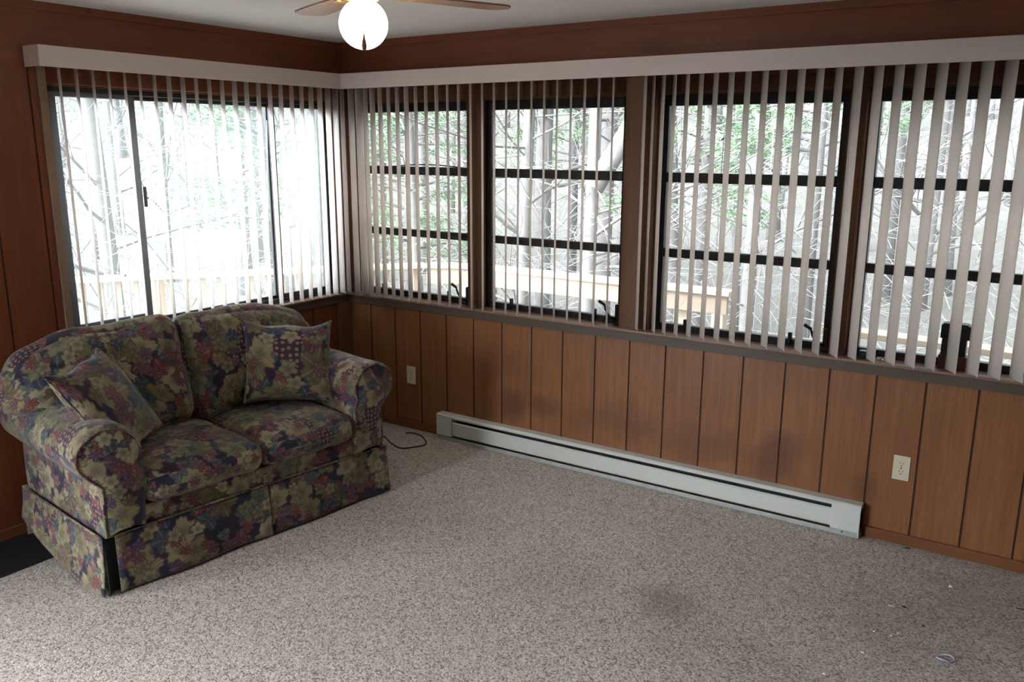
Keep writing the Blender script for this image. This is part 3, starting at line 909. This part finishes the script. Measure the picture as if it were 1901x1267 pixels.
# back frame with rolled, arched top
mb = MB()
def back_top(t):
    e = max(0, abs(t-.5)*2-.62)/.38
    return .895 - .20*e**2.2
def backfn(side):
    sec_pts = []
prof_n = 20
def back_pt(a, b_):
    zt = back_top(a)
    # b_: section path from front-bottom over the roll to the back-bottom
    L1 = .35; L2 = .72
    rr = .062
    if b_ < L1:
        k = b_/L1; y = .60+.05*k; z = .30+(zt-rr-.30)*k
    elif b_ < L2:
        k = (b_-L1)/(L2-L1); th = PI - PI*1.05*k
        y = .65+rr+rr*math.cos(th); z = zt-rr+rr*math.sin(th)
    else:
        k = (b_-L2)/(1-L2); y = .65+2*rr-.01+.01*k; z = (zt-rr)*(1-k)+.12*k
    kx = min(1, max(0, (z-.58)/.16)); kx = kx*kx*(3-2*kx)
    x = .09*(1-kx)-.03*kx + (1.30*(1-kx)+1.535*kx)*a
    p = Vector((x, y, z)); p.y += nzv(p, 5, 3)*.008; p.z += nzv(p, 5, 8)*.006
    return p
mb.grid(back_pt, 36, 30, True, lambda a, b_: (1.53*a+9, 1.6*b_), flip=True)
for a_ in (0.0, 1.0):
    ring = [back_pt(a_, k/30) for k in range(31)]
    ctr = Vector((ring[0].x, .70, .55))
    fs = []; uvs = []; vs = ring+[ctr]
    for k in range(30):
        q = [k, k+1, 31] if a_ == 1.0 else [k+1, k, 31]
        fs.append(q); uvs.append([(vs[t].y+2, vs[t].z) for t in q])
    mb.add(vs, fs, True, uvs)
mb.build('back', M_fab, sofa, merge=1e-5)

# back cushions (T shaped: they spread over the arm tops)
def bpost(side):
    def f(v, X, Y, Z):
        zz_ = v.z
        # outer side narrows below the arm top
        k = min(max((zz_+.02)/-.12, 0), 1)
        k = k*k*(3-2*k)
        out = (X*side+1)/2
        v.x -= side*.20*k*out
        # rounded outer shoulder
        if X*side > .1 and Z > -.2:
            v.z -= .085*((X*side-.1)/.9)**2.2*min(1, (Z+.2)/.8)
        # peak towards the inner side
        if Z > 0: v.z += .022*(1-out)*Z
        return v
    return f
lean = Matrix.Rotation(math.radians(-15), 4, 'X')
cushion('back_cushion', (.302, .545, .712), .385, .095, .245, .080, (.0, .045, .016), seed=5, wr=.012, n=26, post=bpost(-1), M=lean, uvo=(.1, .3))
cushion('back_cushion', (1.058, .560, .700), .380, .095, .245, .080, (.0, .045, .016), seed=6, wr=.012, n=26, post=bpost(1), M=lean, uvo=(.7, .5))

# skirt: flared panels with a split in front and an open pleat at the front left corner
def skirt_panel(name, fn, n, uvo, mat=None):
    mb = MB()
    mb.grid(fn, n, 10, True, lambda a, b_: (uvo[0]+a*uvo[2], uvo[1]+b_*.25), flip=False)
    o = mb.build(name, mat or M_fab, sofa)
    sm = o.modifiers.new('thick', 'SOLIDIFY'); sm.thickness = .004; sm.offset = 0
    return o
def front_panel(x0, x1, seed):
    def fn(a, b_):
        x = x0+(x1-x0)*a; z = .252*(1-b_)+.012*b_
        y = -.004-.016*b_ + .006*math.sin(a*9+seed)*b_ + nzv((x, 0, z), 4, seed)*.006*b_
        return Vector((x, y, z))
    return fn
skirt_panel('skirt_panel', front_panel(.070, .768, 1), 30, (0, 0, .69))
skirt_panel('skirt_panel', front_panel(.774, 1.474, 2), 30, (.8, 0, .70))
skirt_panel('skirt_panel', front_panel(.700, .840, 2), 30, (.8, .3, .14), M_underskirt).location.y = .016
def side_left(a, b_):
    y = -.004+.80*a; lift = .105*max(0, math.sin(min(1, (a-.22)/.78*1.0)*PI*.5)) if a > .22 else 0
    z = .252*(1-b_)+(.008+lift)*b_
    x = .022-.012*b_-.035*b_*math.sin(a*PI*.9)+nzv((a, b_, 0), 3, 4)*.01*b_
    return Vector((x, y, z))
skirt_panel('skirt_panel', side_left, 30, (2.2, .1, .82))
def side_right(a, b_):
    y = .0+.80*a; z = .252*(1-b_)+.012*b_
    return Vector((1.464+.018*b_+.004*math.sin(a*8)*b_, y, z))
skirt_panel('skirt_panel', side_right, 20, (3.2, .1, .82))
def back_sk(a, b_): return Vector((.02+1.44*a, .812+.006*b_, .252*(1-b_)+.012*b_))
skirt_panel('skirt_panel', back_sk, 20, (4.2, .1, 1.4))
# corner pleat: lining seen in the gap
def pleat(a, b_):
    return Vector((.026+.07*a, -.002+.028*math.sin(a*PI)-.012*b_*(1-a), .245*(1-b_)+.010*b_))
skirt_panel('skirt_lining', pleat, 10, (0, 0, .1), M_underskirt)
# skirt welts and the little block foot
welt('skirt_welt', [(.04+ (1.474-.04)*i/30, -.008, .256) for i in range(31)])
welt('skirt_welt', [(.020-.003*math.sin(i/20*PI), -.006+.80*i/20, .256) for i in range(21)])
for (x, y) in ((.13, .10), (1.38, .10), (.08, .76), (1.40, .76)):
    m = MB(); m.bbox(x-.025, x+.025, y-.02, y+.03, .0, .07, .004); m.build('foot', M_black, sofa)

# throw pillows (world placement from the corner positions in the loveseat's frame)
def pillow(corners, label, seed, T=.075, uvo=(0, 0)):
    W_ = [A0+UX*c[0]+DX*c[2]+Vector((0, 0, c[1])) for c in corners]     # TL TR BR BL
    ctr = sum(W_, Vector())/4
    ex = ((W_[1]-W_[0])+(W_[2]-W_[3])).normalized(); ey = ((W_[0]-W_[3])+(W_[1]-W_[2])).normalized()
    ez = ex.cross(ey).normalized(); ey = ez.cross(ex)
    R = Matrix((ex, ey, ez)).transposed().to_4x4()
    h_ = ((W_[1]-W_[0]).length+(W_[2]-W_[3]).length)/4*1.0
    v_ = ((W_[0]-W_[3]).length+(W_[1]-W_[2]).length)/4*1.0
    mb = MB(); root = None
    def edge(s, t):
        px = s*(1-.085*(1-t*t)**1.0*abs(s)); py = t*(1-.085*(1-s*s)**1.0*abs(t))
        return px*h_, py*v_
    def side(sg):
        def fn(a, b_):
            s = math.sin((a-.5)*PI); t = math.sin((b_-.5)*PI)
            x, y = edge(s, t)
            prof = max(0, (1-s*s)*(1-t*t))
            z = sg*T*(prof**.42)
            p = Vector((x, y, z))
            k = min(1, prof*6)
            p.z += sg*k*(nzv((x, y, sg), 6, seed)*.016+nzv((x, y, sg), 15, seed+4)*.006)
            # radiating pinch folds in the corners
            rr = abs(s*t)
            p.z *= 1+.10*math.sin(7*math.atan2(abs(t)+.01, abs(s)+.01))*rr
            # soft sag of the top edge
            if t > .3: p.y -= .022*((t-.3)/.7)*(1-s*s)*(1+.5*math.sin(s*5+seed))
            return p
        return fn
    n_ = 30
    for sg in (1, -1):
        mb.grid(side(sg), n_, n_, True, lambda a, b_, sg=sg: (uvo[0]+a*.45+sg*2, uvo[1]+b_*.45), flip=(sg < 0))
    o = mb.build('throw_pillow', M_fab, None, merge=1e-5)
    o.matrix_world = Matrix.Translation(ctr) @ R
    tag(o, label, 'pillow', 'throw pillows on the loveseat')
    f1 = side(1)
    pts = []
    for k in range(4*n_):
        q = k/n_; i = int(q); fr = q-i
        a, b_ = [(fr, 0), (1, fr), (1-fr, 1), (0, 1-fr)][i]
        pts.append(f1(a, b_))
    pts.append(pts[0])
    welt('piping', pts, .004, parent=o)
    return o
pillow([(.990, .926, .470), (1.385, .880, .285), (1.262, .505, .145), (.867, .551, .330)], 'square leaf-print pillow propped upright against the right arm of the loveseat', 11, T=.065, uvo=(.2, .1))
pillow([(-.050, .894, .191), (.281, .915, .495), (.463, .541, .322), (.132, .521, .018)], 'square leaf-print pillow tipped on its corner against the left arm', 17, T=.070, uvo=(5.1, 3.2))

# ------------------------------------------------------------------ small things
m = MB(); m.bbox(.025, .355, -3.05, -2.12, .0, .008, .003); tag(m.build('door_mat', M_mat, None, shift=(.19, -2.6, 0)), 'black rubber mat on the carpet at the left end of the loveseat', 'mat')
def bez(pts, n=8):
    """catmull-rom through points"""
    P_ = [Vector(p) for p in pts]; P_ = [P_[0]*2-P_[1]]+P_+[P_[-1]*2-P_[-2]]; out = []
    for i in range(1, len(P_)-2):
        for k in range(n):
            t = k/n; a, b_, c, d = P_[i-1:i+3]
            out.append(.5*((2*b_)+(-a+c)*t+(2*a-5*b_+4*c-d)*t*t+(-a+3*b_-3*c+d)*t**3))
    out.append(P_[-2]); return out
m = MB(); m.tube(bez([(.40, -.30, .006), (.472, -.235, .005), (.62, -.31, .005), (.715, -.336, .005), (.764, -.28, .005), (.79, -.20, .005), (.69, -.108, .006), (.606, -.092, .008), (.562, -.115, .006)]), .0042, 8)
tag(m.build('power_cord', M_cord, None, shift=(.6, -.2, 0)), 'black cord curling on the carpet between the loveseat and the heater', 'cord')
m = MB()
m.tube(bez([(-.05, -1.36, .842), (-.035, -1.20, .845), (-.025, -1.02, .862), (-.02, -.86, .885), (-.02, -.72, .880), (-.02, -.60, .855), (-.01, -.55, .845), (-.02, -.49, .842)]), .0032, 6)
m.tube(bez([(-.02, -1.38, .841), (.0, -1.1, .842), (-.01, -.80, .846), (-.015, -.62, .846), (-.01, -.54, .844)]), .0032, 6)
tag(m.build('cable', M_cord, None, shift=(-.02, -.9, .84)), 'dark looped cable lying on the sill of the left window', 'cable')
# box on brown base on the right sill
t = empty('small_box', (3.525, .03, .835)); tag(t, 'small black box on a brown base standing on the right sill', 'box')
m = MB(); m.bbox(-.052, .058, -.02, .045, 0, .062, .003); m.build('base', M_brown, t)
m = MB(); m.bbox(-.045, .05, -.016, .04, .062, .20, .003); m.bbox(-.052, .062, -.018, .042, .135, .195, .003); m.build('case', M_black, t)
m = MB(); m.bbox(3.148, 3.205, .012, .055, .836, .868, .006); m.tube([(3.15, .0, .84), (3.20, -.005, .852)], .004, 8)
tag(m.build('clip', M_clip, None, shift=(3.175, .03, .835)), 'small dark clip lying on the sill beside the third window post', 'clip')
m = MB()
for k in range(14):
    a = random.uniform(0, 6.28); r = random.uniform(.004, .02)
    p0 = Vector((3.262+r*math.cos(a)*1.5, .012+r*math.sin(a)*.7, .838+random.uniform(0, .008)))
    m.add([p0, p0+Vector((random.uniform(-.02, .02), random.uniform(-.012, .012), random.uniform(0, .01))), p0+Vector((random.uniform(-.02, .02), random.uniform(-.012, .012), random.uniform(0, .01)))], [(0, 1, 2)])
tag(m.build('foil_wrapper', M_foil, None, shift=(3.262, .012, .836)), 'crumpled silver foil wrapper on the right sill beside the dark clip', 'wrapper')
# fly on the glass of the third tall window
m = MB(); m.tube([(-.010, 0, -.010), (0, -.002, 0), (.009, 0, .010)], [.001, .004, .001], 8); m.box(-.001, .006, -.003, 0, -.006, -.004)
o = m.build('fly', M_dark, None); o.location = (2.43, .088, 1.80); tag(o, 'small dark fly on the upper pane of the third tall window', 'insect')

# litter on the carpet: each bit on its own
def bit(x, y, sx, sy, sz, mat, name, label, rz=0, cat='scrap'):
    m = MB(); rnd = random.Random(int(x*1000))
    n_ = 7; top = []; vs = []
    for z, k in ((0, 1), (sz, .75)):
        for i in range(n_):
            a = 2*PI*i/n_; r = (.7+.5*rnd.random())*k
            vs.append((r*sx*math.cos(a), r*sy*math.sin(a), z*(.7+.5*rnd.random())))
    fs = [tuple(range(n_))[::-1], tuple(range(n_, 2*n_))]+[(i, (i+1) % n_, n_+(i+1) % n_, n_+i) for i in range(n_)]
    m.add(vs, fs); o = m.build(name, mat, None); o.location = (x, y, .001); o.rotation_euler = (0, 0, rz); tag(o, label, cat, {'paper_scrap': 'white scraps on the carpet', 'dirt_speck': 'dark specks on the carpet'}.get(name, 'plastic and foil bits on the carpet'))
bit(3.658, -.311, .009, .007, .006, M_scrap, 'paper_scrap', 'white scrap on the carpet nearest the right baseboard')
bit(3.481, -.607, .012, .005, .002, M_scrap, 'paper_scrap', 'flat white paper scrap on the carpet left of a dark speck', .2)
bit(3.525, -.587, .009, .007, .004, M_dark, 'dirt_speck', 'dark dirt speck on the carpet just right of the flat white scrap')
bit(3.611, -.696, .007, .006, .004, M_clip, 'plastic_bit', 'tiny teal plastic bit on the carpet above the plastic ring')
bit(3.468, -.836, .010, .006, .003, M_foil, 'foil_bit', 'tiny foil bit on the carpet left of two white crumbs', .5)
bit(3.522, -.835, .005, .004, .003, M_scrap, 'paper_scrap', 'tiny white crumb on the carpet, lower of a close pair')
bit(3.540, -.800, .005, .004, .003, M_scrap, 'paper_scrap', 'tiny white crumb on the carpet, upper of a close pair')
bit(3.321, -.900, .006, .005, .002, M_lav, 'plastic_bit', 'tiny pale lilac bit on the carpet left of the foil bit')
bit(3.457, -1.006, .007, .005, .003, M_scrap, 'paper_scrap', 'small white scrap on the carpet left of the plastic ring')
bit(3.375, -1.214, .007, .005, .004, M_scrap, 'paper_scrap', 'white scrap on the carpet at the bottom edge of the picture')
bit(3.351, -.443, .004, .003, .003, M_scrap, 'paper_scrap', 'tiny white crumb on the carpet below the right end of the heater')
bit(3.449, -.035, .016, .008, .003, M_dark, 'dirt_speck', 'dark dirt at the foot of the right baseboard, right of the heater')
m = MB()
ring = []
for k in range(25):
    a = 2*PI*k/24; ring.append((.028*math.cos(a), .020*math.sin(a), .005+.003*math.sin(2*a)))
m.tube(ring, .0022, 8)
o = m.build('plastic_ring', M_lav, None); o.location = (3.71, -.883, 0); o.rotation_euler = (0, 0, .5); tag(o, 'clear lilac plastic ring lying on the carpet at lower right', 'ring')
m = MB(); m.tube([(3.895, -.362, .008), (4.10, -.34, .010)], [.002, .007], 8); tag(m.build('stick', M_dark, None, shift=(3.95, -.36, 0)), 'tip of a thin dark stick on the carpet at the right picture edge', 'stick')

# ------------------------------------------------------------------ outdoors
# deck rail: cap, fascia, posts, balusters
ZR = .75
def rail_run(pts, label, fascia=True, bal=True, posts=(), posthi=()):
    root = empty('deck_railing', (pts[0][0], pts[0][1], -.22)); tag(root, label, 'railing', 'deck railings')
    o0 = Vector((pts[0][0], pts[0][1], -.22))
    cap = MB(); fa = MB(); 
    for i in range(len(pts)-1):
        a = Vector((*pts[i], 0)); c = Vector((*pts[i+1], 0)); d = (c-a); L_ = d.length; d.normalize()
        az = math.atan2(d.y, d.x)
        M = Matrix.Translation(a-Vector((o0.x, o0.y, 0))+Vector((0, 0, .22))) @ Matrix.Rotation(az, 4, 'Z')
        cap.bbox(-.0 if i == 0 else -.02, L_+.02, -.07, .07, ZR-.036, ZR, .004, M=M)
        if fascia: fa.bbox(0, L_, -.045, -.007, ZR-.036-.14, ZR-.037, .003, M=M)
        fa.bbox(0, L_, -.02, .018, -.12, -.03, .003, M=M)
        if bal:
            nb = int(L_/.125)
            for k in range(nb):
                bb = MB(); x = (k+.5)*L_/nb
                bb.bbox(x-.018, x+.018, -.005, .03, -.12, ZR-.037, .002, M=M); bb.build('baluster', M_deckF, root)
    cap.build('cap_board', M_deck, root); fa.build('fascia_board', M_deckF, root)
    for (x, y) in posts:
        pb = MB(); pb.bbox(x-o0.x-.045, x-o0.x+.045, y-o0.y-.045, y-o0.y+.045, 0, ZR-.036+.22, .004); pb.build('post', M_deck, root)
    return root
rail_run([(-3.10, -1.12), (-2.31, -.10), (-.86, 1.80)], 'pale cedar deck railing running diagonally beyond the left window', fascia=False, posts=[(-2.2, .08)])
rail_run([(-.83, 1.83), (-.45, 2.03), (1.87, 1.955)], 'pale cedar deck railing ending at a post outside the third tall window', fascia=True, bal=False, posts=[(-.5, 2.0), (1.50, 2.03), (1.80, 1.96)])
rail_run([(2.75, 1.10), (5.6, .80)], 'pale cedar deck railing close outside the right-most window', fascia=False, bal=False, posts=[(2.85, 1.09), (5.2, .84)])
m = MB()
for i in range(24): m.bbox(-3.2, 6.0, .13+i*.088, .13+i*.088+.082, -.26, -.22, .003)
for i in range(28): m.bbox(-.20-i*.112-.105, -.20-i*.112, -6.0, .12, -.26, -.22, .003)
tag(m.build('deck_floor', M_deck), 'cedar deck floor outside the windows', 'deck')

# ground rising into the woods
def gz(x, y):
    d = max(0, math.hypot(x-2, y+2)-6)
    return -1.7 + .075*d + .0012*d*d + .35*noise.noise(Vector((x*.15, y*.15, 0)))
m = MB()
m.grid(lambda a, b_: Vector((-70+140*a, -30+110*b_, gz(-70+140*a, -30+110*b_) if math.hypot(-70+140*a-2.5, -30+110*b_+2.5) > 6 else -1.8)), 70, 55, True)
tag(m.build('ground', M_ground), kind='structure')

R = random.Random(42)
def grow(mb, p, d, r, L_, depth, seg=5, n=4, bend=.25, lift=.05):
    pts = [p.copy()]; rads = [r]; d = d.normalized()
    for i in range(seg):
        d = (d+Vector((R.uniform(-bend, bend), R.uniform(-bend, bend), R.uniform(-bend, bend)*.7+lift))).normalized()
        p = p+d*(L_/seg); pts.append(p.copy()); rads.append(r*(1-.75*(i+1)/seg))
    mb.tube(pts, rads, n, cap=False)
    if depth > 0:
        for k in range(R.randint(3, 5)):
            i = R.randint(1, seg); q = pts[i]
            dd = (d+Vector((R.uniform(-1, 1), R.uniform(-1, 1), R.uniform(-.4, .8)))).normalized()
            grow(mb, q, dd, max(.004, rads[i]*.7), L_*R.uniform(.4, .65), depth-1, max(3, seg-1), 3 if depth < 2 else n, bend, lift)
def tree(px, D, r, Ht, lean=(0, 0), nb=14, label=None, group=None, mat=None, low=1.0, depth=1, limb=None):
    p = at(px, D); z0 = gz(p.x, p.y)-.1; base = Vector((0, 0, 0))
    mb = MB(); pts = []; rads = []
    K = 12
    for i in range(K+1):
        t = i/K
        pts.append(Vector((lean[0]*t*Ht+.12*math.sin(t*5+px)*r*6, lean[1]*t*Ht+.1*math.cos(t*4+px)*r*5, Ht*t))); rads.append(r*(1.15 if i == 0 else 1-.7*t))
    mb.tube(pts, rads, 9)
    for k in range(nb):
        t = R.uniform(low/Ht, .9) if k > nb*.55 else R.uniform(low/Ht, min(.9, 5.5/Ht))
        i = min(K-1, int(t*K)); q = pts[i].lerp(pts[i+1], t*K-i)
        a = R.uniform(0, 2*PI)
        d = Vector((math.cos(a), math.sin(a), R.uniform(-.1, .9)))
        grow(mb, q, d, rads[i]*R.uniform(.12, .30), R.uniform(1.0, 2.6)*(1+D/40), depth, 5, 4)
    if limb:
        zl, ld, LL, lr = limb; q0 = Vector((0, 0, zl-z0)); ld = Vector(ld).normalized()
        lp = [q0+ld*LL*t+Vector((0, 0, .12*t*t*LL))+Vector((0, 0, -.05*math.sin(t*6))) for t in [i/10 for i in range(11)]]
        mb.tube(lp, [lr*(1.25-.85*i/10) for i in range(11)], 9)
        for i in (3, 5, 6, 8):
            grow(mb, lp[i], ld+Vector((R.uniform(-.6, .6), R.uniform(-.6, .6), R.uniform(.1, .8))), lr*.4, 1.3, 1, 5, 4)
    o = mb.build('bare_tree', mat or M_bark, None); o.location = (p.x, p.y, z0)
    tag(o, label or 'leafless grey tree standing back in the woods', 'tree', group or ('woodland trees' if not label else None))
    return o
tree(972, 9.5, .085, 11, (0.01, 0), 16, 'grey trunk seen at the left side of the second tall window')
tree(1098, 8.6, .085, 10, (-.01, 0), 14, 'thick grey trunk with a slanting limb, right side of the second tall window', limb=(1.35, (.40, .27, .85), 4.2, .085), mat=M_bark2)
tree(196, 10.5, .12, 11, (0.0, 0), 16, 'broad grey trunk seen in the left pane of the sliding window')
tree(795, 10, .07, 9, (-.06, 0), 20, 'twisting tree seen through the left-most tall window')
tree(1405, 11, .10, 12, (.0, 0), 18, 'grey trunk seen in the middle of the third tall window')
for i in range(44):
    px = -100+ (i*2150/44)+R.uniform(-25, 25); D = R.uniform(12, 32)
    tree(px, D, R.uniform(.06, .16), R.uniform(11, 16), (R.uniform(-.04, .04), R.uniform(-.04, .04)), 9 if D > 18 else 12, mat=M_bark if i % 3 else M_bark2, depth=1)
for i in range(70):
    px = -500+ (i*3000/70)+R.uniform(-25, 25); D = R.uniform(32, 55)
    tree(px, D, R.uniform(.12, .24), R.uniform(10, 15), (R.uniform(-.04, .04), R.uniform(-.04, .04)), 6, mat=M_bark if i % 2 else M_bark2, depth=0)

def pine(px, D, Ht, rad, zlow, label):
    p = at(px, D); z0 = gz(p.x, p.y)-.1
    root = empty('pine_tree', (p.x, p.y, z0)); tag(root, label, 'pine tree', 'pine trees in the woods')
    mb = MB(); mb.tube([(0, 0, 0), (.03, 0, Ht*.5), (0, 0, Ht)], [.11, .07, .015], 9)
    fo = MB(); K = int((Ht-zlow)*9.0)
    for k in range(K):
        z = zlow+(Ht-zlow)*k/K; rr = rad*(1-(z-zlow)/(Ht-zlow))**.7*R.uniform(.6, 1.1)+.15
        a = R.uniform(0, 2*PI); d = Vector((math.cos(a), math.sin(a), R.uniform(-.15, .25)))
        tip = Vector((0, 0, z))+d*rr; mid = Vector((0, 0, z))+d*rr*.5+Vector((0, 0, .08))
        mb.tube([(0, 0, z), mid, tip], [.022, .013, .005], 4, cap=False)
        for j in range(int(rr*34)):
            t = R.uniform(.25, 1.0); q = Vector((0, 0, z)).lerp(tip, t)+Vector((R.gauss(0, .10), R.gauss(0, .10), R.gauss(0, .07)))
            for e in range(7):   # a tuft of needles
                nd = (d*.5+Vector((R.gauss(0, 1), R.gauss(0, 1), R.gauss(0, .7)))).normalized()*R.uniform(.09, .16)
                s = nd.orthogonal().normalized()*.009
                fo.add([q-s, q+s, q+nd], [(0, 1, 2)])
    mb.build('trunk', M_bark, root); fo.build('needles', M_needle, root)
pine(500, 13, 6.5, 1.3, 2.0, 'pine tree seen in the upper right of the sliding window')
pine(760, 12, 7.0, 1.5, 1.6, 'dense pine seen through the left-most tall window')
pine(1060, 16, 7.0, 1.2, 2.6, 'pine showing between the trunks of the second tall window')
pine(1300, 12.5, 7.2, 1.4, 2.2, 'pine seen in the upper left of the third tall window')
pine(1500, 10.5, 7.0, 1.1, 3.2, 'pine with low boughs in the upper right of the third tall window')
pine(1650, 15, 7.0, 1.0, 3.0, 'pine seen at the left edge of the right-most tall window')

# tangle of twigs and vines nobody could count
mb = MB()
for i in range(2600):
    px = R.uniform(-60, 2000); D = R.uniform(7.0, 17)
    p = at(px, D); z = gz(p.x, p.y)+R.uniform(-.2, 2.2+D*.14)
    d = Vector((R.uniform(-1, 1), R.uniform(-1, 1), R.uniform(-.5, .9))).normalized(); L_ = R.uniform(.5, 2.3)
    pts = []; q = Vector((p.x, p.y, z)); seg = 5; b_ = Vector((R.uniform(-.3, .3), R.uniform(-.3, .3), R.uniform(-.35, .15)))
    for k in range(seg+1):
        pts.append(q.copy()); q = q+d*(L_/seg); d = (d+b_+Vector((R.uniform(-.15, .15), R.uniform(-.15, .15), R.uniform(-.15, .15)))).normalized()
    r = R.choice((.003, .004, .005, .007, .013 if i % 9 == 0 else .005))
    mb.tube(pts, [r*(1-.6*k/seg) for k in range(seg+1)], 3, cap=False)
tag(mb.build('brushwood', M_twig), 'pale tangle of bare twigs and vines beyond the deck', 'undergrowth', kind='stuff')

# ------------------------------------------------------------------ light
wd = bpy.data.worlds.new('overcast'); scn.world = wd; wd.use_nodes = True
nt = wd.node_tree; nt.nodes.clear(); g = N(nt)
tc = g.n('ShaderNodeTexCoord')
sx = g.n('ShaderNodeSeparateXYZ', {0: tc.outputs['Generated']})
nz = g.n('ShaderNodeTexNoise', {'Vector': tc.outputs['Generated'], 'Scale': 3.0, 'Detail': 4.0})
grad = g.ramp(sx.outputs[2], [(0, (.80, .86, .95)), (.35, (.84, .90, 1.0)), (1, (.92, .96, 1.0))])
c = g.mix(g.math('MULTIPLY', nz.outputs['Fac'], .25), grad, (1, 1, 1))
# sky glow added to brighten the room, on the side away from the woods
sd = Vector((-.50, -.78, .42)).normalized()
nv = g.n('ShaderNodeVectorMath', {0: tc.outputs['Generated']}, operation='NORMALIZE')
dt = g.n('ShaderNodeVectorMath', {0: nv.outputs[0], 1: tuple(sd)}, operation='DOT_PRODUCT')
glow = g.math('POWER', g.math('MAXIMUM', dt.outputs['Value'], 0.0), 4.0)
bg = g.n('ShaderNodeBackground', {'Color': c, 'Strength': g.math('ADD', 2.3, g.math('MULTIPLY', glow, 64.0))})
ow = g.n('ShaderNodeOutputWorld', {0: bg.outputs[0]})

scn.view_settings.view_transform = 'Standard'; scn.view_settings.look = 'None'
scn.view_settings.gamma = 1; scn.view_settings.use_curve_mapping = False
scn.view_settings.exposure = 0.0
